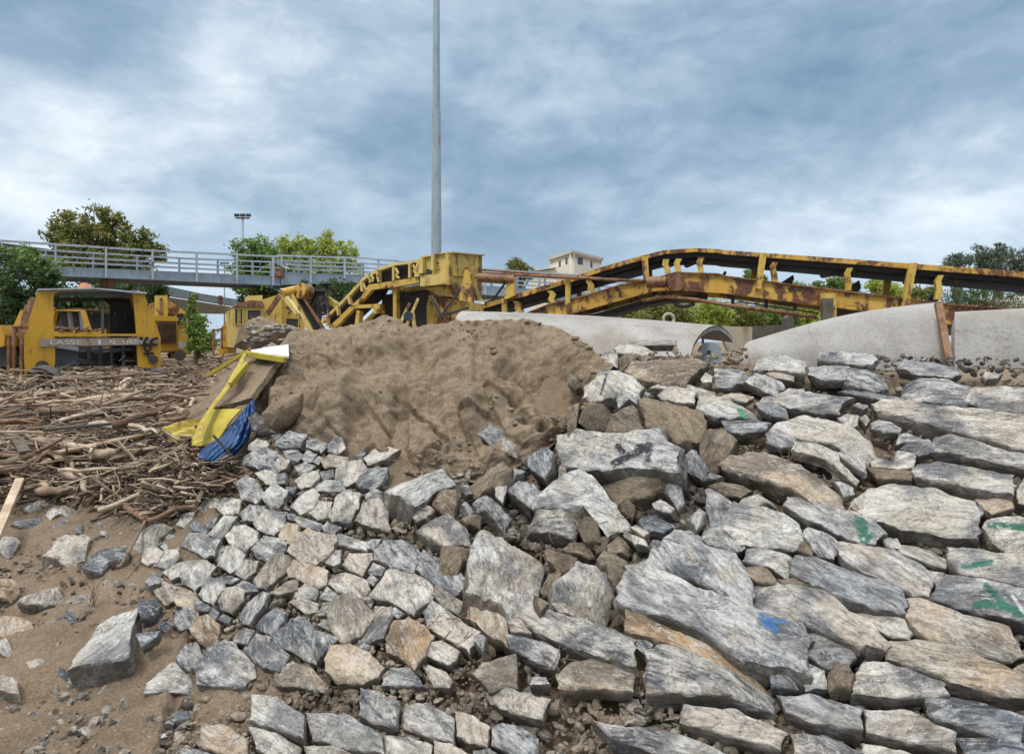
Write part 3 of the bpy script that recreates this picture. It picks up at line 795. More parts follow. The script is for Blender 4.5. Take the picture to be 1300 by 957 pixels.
for kd, px, lb in LEFT:
    o = put('stone', kd, px, parent=wl, tilt=.055, lift=.004, thick=.5, grow=1.085, flat=2)
    if lb: o['label'] = lb
wr = empty('stone_wall', S(1050, 640), 'battered wall of long bedded grey slabs with green and blue paint marks, right of the breach', 'stone wall')
for kd, px, lb in RIGHT:
    o = put('stone', kd, px, parent=wr, tilt=.08, lift=.02, thick=.45, grow=1.06)
    if lb: o['label'] = lb
def nm(k, lb):
    if k == 'c': return 'clod'
    return 'boulder' if lb and ('boulder' in lb or 'slab' in lb or 'block' in lb) else 'rock'
for kd, px, lb in LOOSE:
    a = max(p[0] for p in px)-min(p[0] for p in px)
    o = put(nm(kd, lb), kd, px, tilt=.36 if kd != 'P' else .15, lift=.05, thick=.75, flat=kd == 'P', grow=1.02)
    tag(o, lb or 'small loose rock lying among the large boulders of the breach', 'rock', 'rocks tumbled into the breach')
for kd, px, lb in FLOOR:
    big = lb and 'large pointed' in lb
    o = put(nm(kd, lb), kd, px, tilt=.06 if big else .3, lift=.13 if big else (-.01 if lb and 'flat curved' in lb else .05), thick=.7, flat=bool(big))
    tag(o, lb or 'small unmarked stone lying on the silt at the left edge', 'rock', 'rocks lying on the silt')
_r = random.Random(61); _k = 0
while _k < 34:
    u = _r.uniform(-20, 235); v = _r.uniform(655, 940); s = _r.uniform(3.5, 13)
    if any(inpoly(u+dx*s, v+dy*s, q) for q in ALLP for dx, dy in ((0, 0), (1, 0), (-1, 0), (0, 1), (0, -1))): continue
    a_ = _r.uniform(0, 6); nn_ = _r.choice((4, 5, 6)); pg = [(u+s*1.15*math.cos(a_+i*6.283/nn_)*_r.uniform(.75, 1.25), v+s*.7*math.sin(a_+i*6.283/nn_)*_r.uniform(.7, 1.2)) for i in range(nn_)]
    if _r.random() < .5: pg = pg[::-1]
    ALLP.append(pg); o = put('rock', _r.choice('ggbtwbc'), pg, tilt=.25, lift=.0, thick=.7, flat=False); _k += 1
    tag(o, 'small stone scattered over the open silt at lower left', 'rock', 'small stones on the open silt')
# courses carrying on below the picked stones, down to the wall's foot
rr = random.Random(5)
def course_fill(u0, u1, v0, v1, parent, du, dv, slope, cap, vmin=838):
    cnt = 0; v = v0; row = 0
    while v < v1:
        u = u0+rr.uniform(-.6, .2)*du
        while u < u1:
            w = du*rr.uniform(.7, 1.7); h = dv*rr.uniform(.75, 1.0)
            vv = v+(u-u0)*slope+rr.uniform(-.1, .1)*dv
            g = 2.5; pts = [(u+g, vv+rr.uniform(0, .2)*h+g), (u+w*.5, vv+rr.uniform(-.12, .1)*h+w*.5*slope), (u+w-g, vv+w*slope+rr.uniform(0, .25)*h+g),
                 (u+w-g+rr.uniform(-.1, .05)*w, vv+w*slope+h*rr.uniform(.8, 1)), (u+w*.45, vv+h+w*.45*slope-g), (u+g+rr.uniform(-.05, .15)*w, vv+h*rr.uniform(.75, .95))]
            cx = sum(p[0] for p in pts)/6; cy = sum(p[1] for p in pts)/6
            test = [(cx, cy)]+[((p[0]*.8+cx*.2), (p[1]*.8+cy*.2)) for p in pts]
            if cy > vmin and not any(inpoly(x, y, q) for x, y in test for q in ALLP):
                put('stone', rr.choice('gggwtbg'), pts, parent=parent, tilt=.1, lift=.015, thick=.55); ALLP.append(pts); cnt += 1
            u += w
        v += dv; row += 1
course_fill(225, 640, 770, 985, wl, 58, 44, .24, 60)
course_fill(640, 1340, 750, 985, wr, 125, 46, .22, 60)
course_fill(1385, 1690, 470, 980, wr, 120, 40, .12, 60, 0)
def keep_largest(root, n, name):
    """the n stones that show largest stay parts of their own, the small ones between them become one part"""
    ch = [o for o in bpy.data.objects if o.parent == root and o.name.startswith('stone')]
    def key(o):
        p = o.matrix_basis.translation+root.location; u, v = proj(p); vis = 1 if u < 1340 else .01
        xs = [q.co for q in o.data.vertices]; r = max(q.x for q in xs)*max(q.y for q in xs)/(p.y*p.y); return (1 if 'label' in o.keys() else 0, r*vis)
    ch.sort(key=key, reverse=True); mats = []; V = []; Fc = []; mi = []
    for o in ch[n:]:
        mt = o.data.materials[0]
        if mt not in mats: mats.append(mt)
        b = len(V); M = o.matrix_basis; V += [M @ q.co for q in o.data.vertices]
        for f in o.data.polygons: Fc.append([i+b for i in f.vertices]); mi.append(mats.index(mt))
        me = o.data; bpy.data.objects.remove(o); bpy.data.meshes.remove(me)
    me = bpy.data.meshes.new(name); me.from_pydata(V, [], Fc)
    for q in mats: me.materials.append(q)
    me.polygons.foreach_set('material_index', mi); me.polygons.foreach_set('use_smooth', [True]*len(Fc)); me.set_sharp_from_angle(angle=math.radians(27))
    o = bpy.data.objects.new(name, me); COL.objects.link(o); o.parent = root; o['kind'] = 'stuff'
keep_largest(wl, 100, 'small_stones'); keep_largest(wr, 100, 'small_stones')
# small chips packed between the stones
def chips(region, name, parent, n, smin, smax, label=None, cat=None, seed=1, lift=0.0, clear=True):
    r = random.Random(seed); V = []; Fc = []; 
    bxs = [(min(p[0] for p in q), min(p[1] for p in q), max(p[0] for p in q), max(p[1] for p in q), q) for q in ALLP]
    ico = bmesh.new(); bmesh.ops.create_icosphere(ico, subdivisions=2, radius=1); iv = [v.co.copy() for v in ico.verts]; fi = [tuple(v.index for v in f.verts) for f in ico.faces]; ico.free()
    placed = 0
    x0 = min(p[0] for p in region); x1 = max(p[0] for p in region); y0 = min(p[1] for p in region); y1 = max(p[1] for p in region)
    for _ in range(n*12):
        if placed >= n: break
        u = r.uniform(x0, x1); v = r.uniform(y0, y1)
        if not inpoly(u, v, region): continue
        if clear and any(a < u < c and b < v < d and inpoly(u, v, q) for a, b, c, d, q in bxs): continue
        p = S(u, v); s = smin+(smax-smin)*r.random()**2.2; nn = Nrm(u, v)
        q = p-nn*((.03 if u < 560 else .06+.11*math.exp(-((u-725)/120)**2-((v-640)/85)**2)) if clear else 0)+nn*(lift+s*.25); sdv = Vector((r.uniform(0, 99), r.uniform(0, 99), 0))
        R = Matrix.Rotation(r.uniform(0, 6.28), 3, Vector((r.uniform(-1, 1), r.uniform(-1, 1), r.uniform(-1, 1))).normalized())
        sc = Vector((s*r.uniform(.8, 1.5), s*r.uniform(.6, 1), s*r.uniform(.45, .8)))
        # cut by a few planes for an angular shape
        pls = [(Vector((r.gauss(0, 1), r.gauss(0, 1), r.gauss(0, 1))).normalized(), r.uniform(.45, .8)) for _ in range(7)]
        b = len(V)
        for w in iv:
            w = w*(1+.12*noise.noise(w*1.6+sdv))
            for nn2, d in pls:
                e = w.dot(nn2)-d
                if e > 0: w = w-nn2*e
            V.append(q+R @ Vector((w.x*sc.x, w.y*sc.y, w.z*sc.z)))
        Fc += [(a+b, c+b, d+b) for a, c, d in fi]; placed += 1
    me = bpy.data.meshes.new(name); org = V[0].copy(); me.from_pydata([v-org for v in V], [], Fc)
    me.polygons.foreach_set('use_smooth', [True]*len(me.polygons)); me.set_sharp_from_angle(angle=math.radians(30))
    o = link(name, me, RUBBLE, parent, org); o['kind'] = 'stuff'
    if label: o['label'] = label; o['category'] = cat
    return o
chips([(320, 545), (470, 585), (600, 640), (640, 1000), (200, 1000), (240, 860), (175, 700), (250, 640)], 'stone_chips', wl, 2600, .006, .03, seed=3)
chips([(800, 455), (1300, 462), (1690, 470), (1690, 1000), (640, 1000), (640, 760), (800, 760), (860, 600)], 'stone_chips', wr, 3600, .006, .036, seed=4)
chips([(1075, 450), (1340, 458), (1340, 476), (1075, 470)], 'coping_rubble', wr, 170, .01, .032, seed=14, clear=False)
chips([(800, 446), (950, 444), (950, 462), (800, 466)], 'coping_rubble', wr, 90, .012, .04, seed=15, clear=False)
chips([(560, 600), (700, 560), (740, 470), (800, 455), (870, 560), (930, 640), (820, 780), (640, 780), (560, 700)], 'rubble', None, 2200, .006, .045,
      'small broken stones and crumbs filling the gaps of the breach', 'rubble', seed=5, lift=.02)
chips([(0, 640), (150, 650), (170, 700), (240, 830), (250, 960), (-60, 960), (-60, 640)], 'gravel', None, 1000, .005, .028,
      'scattered gravel and stone chips on the silt at lower left', 'gravel', seed=6, clear=True, lift=.02)
def smoothp(pts, n=4):
    out = []; k = len(pts)
    for i in range(k-1):
        p0, p1, p2, p3 = pts[max(i-1, 0)], pts[i], pts[i+1], pts[min(i+2, k-1)]
        for j in range(n):
            t = j/n; out.append(.5*((2*p1)+(p2-p0)*t+(2*p0-5*p1+4*p2-p3)*t*t+(3*p1-p0-3*p2+p3)*t**3))
    out.append(pts[-1]); return out
# ---------------------------------------------------------------- the sand heap
VT = [(312, 528), (322, 500), (335, 470), (352, 440), (368, 421), (400, 418), (440, 415), (470, 406), (490, 398), (505, 403), (522, 416), (545, 412), (570, 407), (620, 405), (665, 405), (700, 412), (730, 426), (755, 444), (778, 466)]
VB = [(312, 534), (325, 552), (345, 548), (400, 562), (450, 586), (500, 600), (560, 606), (600, 612), (640, 602), (690, 572), (730, 545), (760, 505), (778, 470)]
YR = [(312, 5.1), (340, 5.9), (400, 6.3), (490, 6.2), (620, 5.9), (700, 5.6), (778, 4.95)]
def sand_heap():
    us = [312+i*1.9 for i in range(246)]; T = 130; V = []
    for i, u in enumerate(us):
        vt = lerp_tab(VT, u)+1.6*noise.noise(Vector((u*.06, 1, 0)))+.8*noise.noise(Vector((u*.3, 4, 0))); vb = lerp_tab(VB, u)+5*noise.noise(Vector((u*.05, 7, 0)))
        yb = depth(u, vb)+.10; yr = lerp_tab(YR, u)
        for j in range(T+1):
            t = j/T; v = vb+(vt-vb)*t; ex = 1.25 if u < 540 else max(1.0, 1.25-(u-540)*.004); Y = min(yb+(yr-yb)*(t**ex), depth(u, v)-.03-.13*math.sin(math.pi*min(1, t*1.05))**1.3+.17*(1-min(1, t*6)))
            p = P(u, v, Y); fade = min(1, t*5)*min(1, (1-t)*5+.15)
            d = .13*fb(p, 1.3, 5)*fade+.05*fb(p, 5, 5)*min(1, fade+.3)+.02*noise.noise(p*15)+.010*noise.noise(p*33)
            run = noise.noise(Vector((p.x*7+p.z*1.5, p.z*1.2, 3))); d += -.085*max(0, run-.1)*fade*2
            rg = noise.ridged_multi_fractal(Vector((p.x*1.6, p.y*1.2, p.z*2.6)), 1.0, 2.1, 5, 1.0, 2.0); d += .045*(rg-1.2)*fade
            gr = noise.noise(Vector((p.x*3.2+p.z*4.5, p.z*1.6-p.x*.8, 9))); d -= .075*max(0, abs(gr)<.07)*fade*(noise.noise(p*.9)+.35)
            # scarps where the crust slumped
            sc = math.sin(p.z*9+3.5*noise.noise(p*1.4)); d += .03*fade*(1 if sc > .55 else 0)*max(0, noise.noise(p*2.1)+.25)
            for cu, cv, rr_, dp in ((388, 512, 15, .30), (585, 478, 7, .08), (640, 470, 14, .14), (655, 500, 10, .14), (700, 500, 18, .22), (716, 522, 16, .22), (505, 540, 6, .06), (612, 515, 9, .08), (668, 520, 9, .16), (735, 498, 12, .20), (690, 535, 10, .18), (622, 552, 10, .12), (470, 470, 9, .05), (530, 448, 8, .05), (455, 520, 9, .05), (720, 470, 8, .1), (700, 478, 44, .26), (600, 515, 42, -.12), (430, 500, 45, -.14), (378, 462, 26, .12), (530, 462, 26, .12), (480, 440, 22, -.08), (650, 440, 26, -.10), (560, 560, 30, -.06), (345, 500, 16, -.08)):
                q = ((u-cu)**2+((v-cv)*1.3)**2)/(rr_*rr_)
                if q < 4: d -= dp*math.exp(-q*1.4)
            V.append(p+Vector((0, -.75, .65))*d)
        for dy, dz in ((.25, -.03), (.8, -.28), (1.6, -.7), (2.6, -1.1)):
            p = P(u, vt, yr); V.append(Vector((p.x*(1+dy*.06), p.y+dy, max(.82, p.z+dz+.05*fb(Vector((u*.02, dy*3, 0)), 1)))))
    n = T+5; Fc = [(i*n+j, i*n+n+j, i*n+n+j+1, i*n+j+1) for i in range(len(us)-1) for j in range(n-1)]
    me = bpy.data.meshes.new('sand_heap'); org = P(540, 600, 5); me.from_pydata([v-org for v in V], [], Fc)
    me.polygons.foreach_set('use_smooth', [True]*len(me.polygons)); me.update()
    hp_ = tag(link('sand_heap', me, SAND, None, org), 'large heap of brown sand spilled over the top of the broken wall', 'sand heap')
    r = random.Random(77); ico = bmesh.new(); bmesh.ops.create_icosphere(ico, subdivisions=1, radius=1); iv = [v.co.copy() for v in ico.verts]; fi = [tuple(v.index for v in f.verts) for f in ico.faces]; ico.free(); m = MB()
    for _ in range(1500):
        i = r.randrange(4, len(us)-4); t = r.random(); j = int(T*(t**1.5 if r.random() < .7 else 1-.15*t)); p = V[i*n+j]
        if noise.noise(p*1.7) < -.05: continue
        s = .004+.015*r.random()**3*(1.6 if us[i] > 620 else 1); q = p+Vector((0, -.3, .3))*s
        sv = Vector((r.uniform(0, 50), 0, 0)); m.add([q+Vector((v.x*1.2, v.y, v.z*.8))*s*(1+.5*noise.noise(v*1.3+sv)) for v in iv], fi)
    cr = m.build('sand_crumbs', SAND, hp_, smooth=True); cr['kind'] = 'stuff'
sand_heap()
SANDC = ROCK['c']
def lump(name, px, Y, mt, label, cat, group=None, seed=0, thick=.5):
    """faceted lump whose outline is px, centred at depth Y"""
    r = random.Random(seed); uc = sum(p[0] for p in px)/len(px); vc = sum(p[1] for p in px)/len(px); c = P(uc, vc, Y); m = MB()
    V = []; N_ = 40; per = [math.dist(px[i], px[(i+1) % len(px)]) for i in range(len(px))]; tot = sum(per); out = []
    for i in range(N_):
        s = tot*i/N_; j = 0
        while s > per[j] and j < len(px)-1: s -= per[j]; j += 1
        a, b = px[j], px[(j+1) % len(px)]; t = s/per[j]; q = P(a[0]+(b[0]-a[0])*t, a[1]+(b[1]-a[1])*t, Y)-c
        out.append(q*(1+.08*noise.noise(q*6+Vector((seed, 0, 0)))))
    size = max(o.length for o in out); rings = [(0.0, -1), (.35, -.92), (.6, -.75), (.8, -.55), (.93, -.3), (1, 0), (.95, .3), (.8, .6), (.4, .9)]
    idx = []
    for k, (r_, d) in enumerate(rings):
        ring = []
        for o in out:
            p = c+o*max(r_, .02)+Vector((0, d*thick*size, 0)); p += Vector((0, -1, .5))*(.12*size*fb(p, 2.5/size, 4))
            ring.append(len(V)); V.append(p)
        idx.append(ring)
    Fc = [tuple(idx[0])]+[(a[i], b[i], b[(i+1) % N_], a[(i+1) % N_]) for a, b in zip(idx, idx[1:]) for i in range(N_)]+[tuple(reversed(idx[-1]))]
    m.add(V, Fc); return tag(m.build(name, mt, None, angle=40), label, cat, group)
lump('clod', [(332, 524), (346, 512), (372, 500), (386, 498), (384, 520), (372, 540), (350, 547), (338, 540)], depth(355, 540)-.12, SAND, 'smooth block of packed brown sand at the lower left corner of the sand heap', 'sand block', None, 3)
lump('rock', [(315, 530), (325, 523), (340, 540), (345, 553), (335, 556), (320, 545)], depth(330, 548)-.14, ROCK['b'], 'blue-grey stone beside the blue tarp below the smooth block of sand', 'rock', None, 4)
lump('rubble_heap', [(300, 440), (306, 418), (318, 410), (330, 401), (345, 406), (352, 413), (371, 412), (388, 418), (380, 432), (362, 452), (330, 458)], 7.2, SAND, 'heap of grey stones and sand behind the white sheet left of the sand heap', 'rubble heap', None, 5, .8)
_r = random.Random(44)
for k in range(46):
    u = _r.uniform(306, 382); v = _r.uniform(405, 446)
    if not inpoly(u, v, [(303, 440), (308, 418), (320, 410), (331, 403), (345, 408), (372, 415), (386, 420), (378, 434), (355, 446)]): continue
    s = 2+6*_r.random()**2; a = _r.uniform(0, 6); kd = _r.choice('gbwgtc'); pg = [(u+s*1.2*math.cos(a+i*1.25)*_r.uniform(.7, 1.3), v+s*.75*math.sin(a+i*1.25)*_r.uniform(.6, 1.2)) for i in range(5)]
    lump('rock', pg, 6.72, ROCK[kd], 'broken grey stone on the rubble heap behind the white sheet', 'rock', 'stones on the rubble heap behind the white sheet', 20+k)

# ---------------------------------------------------------------- wrecked yellow skip full of sand, blue tarp, white sheet
def surf(name, grid, mt, parent, thick=.012, lab=None, bumpf=None, smooth=True):
    """grid of world points -> sheet with real thickness"""
    nr, nc = len(grid), len(grid[0]); V = [p for r in grid for p in r]; nn = []
    for j in range(nr):
        for i in range(nc):
            a = grid[j][min(i+1, nc-1)]-grid[j][max(i-1, 0)]; b = grid[min(j+1, nr-1)][i]-grid[max(j-1, 0)][i]
            n = a.cross(b); nn.append(n.normalized() if n.length > 0 else Vector((0, 0, 1)))
    B = [v+n*thick for v, n in zip(V, nn)]; k = nr*nc; m = MB()
    Fc = [(j*nc+i, j*nc+i+1, j*nc+nc+i+1, j*nc+nc+i) for j in range(nr-1) for i in range(nc-1)]
    Fc += [tuple(x+k for x in f[::-1]) for f in Fc]
    ed = [i for i in range(nc)]+[j*nc+nc-1 for j in range(1, nr)]+[(nr-1)*nc+i for i in range(nc-2, -1, -1)]+[j*nc for j in range(nr-2, 0, -1)]
    Fc += [(ed[i], ed[(i+1) % len(ed)], ed[(i+1) % len(ed)]+k, ed[i]+k) for i in range(len(ed))]
    m.add(V+B, Fc); o = m.build(name, mt, parent, angle=50)
    return o
def qgrid(a, b, c, d, nr=12, nc=12, f=None):
    """bilinear patch a-b (top) d-c (bottom); f(point, s, t) -> offset"""
    G = []
    for j in range(nr):
        t = j/(nr-1); r = []
        for i in range(nc):
            s = i/(nc-1); p = a*(1-s)*(1-t)+b*s*(1-t)+c*s*t+d*(1-s)*t
            r.append(p+(f(p, s, t) if f else Vector()))
        G.append(r)
    return G
sk = empty('yellow_skip', S(260, 570), 'crumpled bright yellow metal skip body half buried in sand beside the blue tarp', 'wrecked skip')
wob = lambda k: (lambda p, s, t: Vector((0, -1, .4))*k*noise.noise(p*5))
surf('side_panel', qgrid(P(262, 519, 4.95), P(306, 519, 4.85), P(268, 566, 4.62), P(247, 566, 4.75), f=wob(.03)), YEL_S, sk)
surf('side_panel', qgrid(P(209, 543, 5.5), P(252, 533, 5.4), P(248, 557, 4.95), P(219, 560, 5.0), f=lambda p, s, t: Vector((0, -1, .5))*.05*math.sin(s*3+t*11)), YEL_S, sk)
surf('sand_fill', qgrid(P(312, 458, 5.7), P(360, 452, 5.6), P(322, 508, 5.0), P(266, 521, 4.98), 26, 26, f=lambda p, s, t: Vector((0, -1, .5))*(.05*fb(p, 3, 4)+.05)), SAND, sk, .05)
G = []
ctr_ = smoothp([P(316, 443, 5.5), P(308, 456, 5.38), P(295, 480, 5.15), (P(283, 499, 4.98)), P(268, 518, 4.85), P(257, 536, 4.72), P(250, 553, 4.6), P(251, 563, 4.55)], 5)
for i_, q_ in enumerate(ctr_):
    s_ = i_/(len(ctr_)-1); w_ = (4.2+3.6*s_)*q_.y/F; row = []
    for j_ in range(9):
        t_ = j_/8*2-1; row.append(q_+Vector((t_*w_*.85, -.035*(1-t_*t_)-.02*noise.noise(q_*8+Vector((t_, 0, 0))), t_*w_*.45)))
    G.append(row)
surf('side_sheet', G, YEL_S, sk, .006)
b = MB(); b.bar(P(312, 449, 5.45), P(362, 457, 5.35), .05, .05); b.build('top_rail', YEL_S, sk, bevel=.006)
b = MB(); b.bar(P(314, 462, 5.3), P(292, 489, 5.05), .03, .05); b.build('inner_rim', YEL_S, sk, bevel=.006)
b = MB(); b.bar(P(262, 478, 5.9), P(312, 447, 5.8), .03, .03); b.build('bent_strip', YEL_S, sk)
tp = surf('white_sheet', qgrid(P(318, 444, 5.85), P(366, 437, 5.8), P(366, 451, 5.35), P(322, 449, 5.45), f=wob(.02)), WHITEP, None, .02)
tag(tp, 'thin white sheet lying over the top of the yellow skip', 'sheet')
BT = [((322, 505), (299, 535)), ((324, 520), (288, 545)), ((322, 540), (276, 556)), ((315, 560), (265, 565)), ((300, 576), (256, 572)), ((283, 588), (252, 582))]
G = []
for k in range(31):
    x = k/30*(len(BT)-1); i = min(int(x), len(BT)-2); f = x-i
    R_ = [BT[i][0][q]*(1-f)+BT[i+1][0][q]*f for q in (0, 1)]; L_ = [BT[i][1][q]*(1-f)+BT[i+1][1][q]*f for q in (0, 1)]; row = []
    for j in range(34):
        s = j/33; u = R_[0]*(1-s)+L_[0]*s; v = R_[1]*(1-s)+L_[1]*s
        Y = 4.95-.5*k/30-.12*math.sin(s*3.14)+.014*math.sin(s*38+3*noise.noise(Vector((k*.12, s*2, 0))))+.03*noise.noise(Vector((k*.15, s*7, 1)))
        row.append(P(u, v, Y))
    G.append(row)
tag(surf('blue_tarp', G, BLUET, None, .006), 'crumpled dark blue plastic tarp hanging along the yellow skip', 'tarp')
for (u, v, lb) in ((185, 578, 'shred of blue plastic caught among the branches left of the yellow skip'), (212, 566, 'white and blue plastic scrap beside the yellow skip under the curved branch')):
    p0 = S(u, v); g2 = qgrid(P(u-8, v-7, p0.y-.25), P(u+8, v-5, p0.y-.22), P(u+9, v+6, p0.y-.32), P(u-8, v+7, p0.y-.3), 10, 10, f=lambda p, s, t: Vector((.01, -1, .5))*.06*noise.noise(p*12))
    tag(surf('plastic_scrap', g2, BLUET if u < 200 else WHITEP, None, .004), lb, 'plastic scrap')

# ---------------------------------------------------------------- driftwood
ODR = [(-80, 462), (300, 458), (262, 500), (235, 545), (262, 590), (300, 612), (250, 650), (190, 672), (130, 650), (90, 640), (-80, 648)]
OD2 = [(-400, 452), (302, 452), (270, 500), (205, 535), (205, 562), (250, 592), (300, 612), (255, 655), (190, 680), (130, 660), (90, 655), (-400, 660)]
def pile(u, v): return .24*max(0, min(1, (690-v)/60))*(.7+1.0*noise.noise(Vector((u*.02, v*.045, 2))))+.5*math.exp(-((u-135)/66)**2-((v-477)/10)**2)+.12*math.exp(-((u-215)/40)**2-((v-560)/30)**2)
def stick_pts(u, v, L, ang, bend, n=7, up=0.0, seed=0):
    p = S(u, v); dx, dy = math.cos(ang), math.sin(ang); pts = []; r = random.Random(seed)
    ph = r.uniform(0, 6); zz = []
    for i in range(n):
        s = i/(n-1)-.5; x = p.x+dx*L*s-dy*bend*L*math.sin(s*3.1+ph); y = p.y+dy*L*s+dx*bend*L*math.sin(s*3.1+ph)
        pts.append([x, y])
    z0 = zat(*pts[0]); z1 = zat(*pts[-1]); zm = zat(*pts[n//2]); b0 = max(z0+z1, 2*zm)/2
    off = pile(u, v)+up
    return [Vector((x, y, (z0+(z1-z0)*i/(n-1))*.5+b0*.5+off+r.uniform(-.02, .02)*min(1, L))) for i, (x, y) in enumerate(pts)]
def by_px(pxs, lift=.05, Yoff=0.0):
    out = []
    for u, v in pxs:
        p = S(u, v+8); Y = p.y-.12-Yoff; out.append(P(u, v, Y))
    return out
BIG = [
 ('log', [(-60, 521), (10, 519), (60, 517), (100, 514), (135, 508), (168, 506)], (9.5, 8.0), LOGM, 'long thick stripped log lying across the driftwood field at the left'),
 ('log', [(-40, 560), (5, 550), (32, 540)], (11, 7), WOODR, 'thick split reddish log end at the left edge'),
 ('branch', [(158, 555), (180, 551), (200, 552), (220, 557), (238, 564), (247, 572), (248, 581)], (3.4, 4.0), LOGM, 'thick curved bare branch hooking down beside the yellow skip'),
 ('log', [(172, 603), (200, 590), (225, 578), (246, 571)], (4.5, 4), WOOD, 'grey log sloping up to the hooked branch beside the yellow skip'),
 ('root', [(148, 628), (156, 640), (170, 650), (188, 660), (205, 655), (222, 646), (249, 643)], (4.2, 2.6), WOODR, 'reddish curved root sagging over the rocks at the foot of the driftwood'),
 ('branch', [(241, 599), (256, 597), (270, 601), (296, 609)], (1.6, 1.2), WOODR, 'thin reddish branch pointing at the stone slope'),
 ('branch', [(238, 622), (265, 617), (285, 613), (300, 608)], (2.2, 1.4), WOODR, 'reddish brown branch end crossing above the stone slope corner'),
 ('branch', [(250, 638), (258, 622), (268, 606), (285, 597)], (3.0, 2.4), WOOD, 'pale bent branch leaning on the upper left corner of the stone slope'),
 ('log', [(108, 640), (124, 629), (140, 617)], (5, 4), WOODR, 'short brown log above the pyramid-shaped rock'),
 ('branch', [(78, 592), (105, 590), (125, 591), (142, 596)], (3.2, 2.2), LOGM, 'pale straight branch in the middle of the driftwood field'),
 ('branch', [(62, 523), (95, 524), (130, 520)], (2.4, 1.8), WOOD, 'grey straight branch just below the long thick log'),
 ('log', [(198, 514), (215, 518), (236, 524)], (4.5, 5), LOGM, 'short stripped log left of the bent yellow strip'),
 ('log', [(163, 500), (183, 498), (203, 495)], (5.5, 4), BARK, 'dark barked log right behind the long thick log'),
 ('log', [(188, 540), (212, 535), (236, 529)], (4, 3), WOODR, 'reddish log between the short stripped log and the hooked branch'),
 ('branch', [(125, 575), (140, 569), (150, 573), (162, 573), (175, 579)], (3.5, 2.5), WOOD, 'knotted branch with a raised elbow above the blue plastic shred'),
 ('branch', [(95, 468), (130, 474), (170, 483), (204, 493)], (2.0, 1.4), LOGM, 'long pale pole in front of the derelict cab'),
 ('branch', [(-20, 494), (5, 485), (20, 474)], (5, 4), LOGM, 'thick pale branch rising at the left edge beside the cab'),
 ('branch', [(60, 500), (80, 494), (110, 493), (150, 493)], (2.2, 1.4), WOOD, 'slim grey branch behind the long thick log'),
 ('branch', [(165, 570), (163, 545), (173, 532), (175, 525)], (2.8, 1.6), BARK, 'dark stub of branch standing upright in the driftwood'),
 ('branch', [(20, 640), (30, 622), (45, 604)], (1.9, 1.4), WOOD, 'thin branch rising beside the leaning wooden plank'),
 ('stump', [(148, 502), (156, 492), (164, 484)], (8, 6), LOGM, 'short splintered stump behind the long thick log'),
 ('branch', [(22, 612), (20, 595), (24, 578), (28, 572)], (4, 3), WOODR, 'curled brown root end above the leaning plank'),
 ('branch', [(210, 620), (198, 640), (188, 655), (155, 715), (150, 718)], (2.4, 2.0), WOOD, 'crooked stick hanging down to the rounded blue-grey boulder'),
]
for nme, pxs, (r0, r1), mt, lb in BIG:
    pts = smoothp(by_px(pxs)); n = len(pts); m = MB()
    rs = [((r0+(r1-r0)*i/(n-1))*pts[i].y/F)*(1+.12*noise.noise(pts[i]*9)) for i in range(n)]
    m.tube(pts, rs, 12, jag=.05); tag(m.build(nme, mt, None, angle=60), lb, 'log' if nme in ('log', 'stump') else 'branch', 'driftwood')
pl = MB(); pl.bar(P(-6, 682, 4.05), P(25, 609, 4.75), .055, .03); tag(pl.build('plank', LOGM, bevel=.003), 'squared wooden plank leaning at the left edge in front of the driftwood', 'plank')
p0 = S(190, 600); pl = MB(); pl.bar(P(177, 596, p0.y-.2), P(201, 606, p0.y-.24), .09, .1); tag(pl.build('wood_block', WOODR, bevel=.004), 'short sawn wood block near the lower edge of the driftwood', 'wood block')
p0 = S(140, 524); pl = MB(); pl.hexa([P(127, 520, p0.y-.4), P(158, 514, p0.y-.4), P(160, 525, p0.y-.55), P(128, 529, p0.y-.55)], [P(127, 520, p0.y-.4)+Vector((0, .03, -.02)), P(158, 514, p0.y-.4)+Vector((0, .03, -.02)), P(160, 525, p0.y-.55)+Vector((0, .03, -.02)), P(128, 529, p0.y-.55)+Vector((0, .03, -.02))])
tag(pl.build('board', CONC), 'flat light grey board lying below the long thick log', 'board')
r = random.Random(21); cnt = 0; zone_l = [('far', 'bare branch in the far part of the driftwood field by the yellow vehicles'), ('mid', 'bare branch in the middle of the driftwood field'), ('near', 'bare branch in the nearest part of the driftwood field above the rocks')]
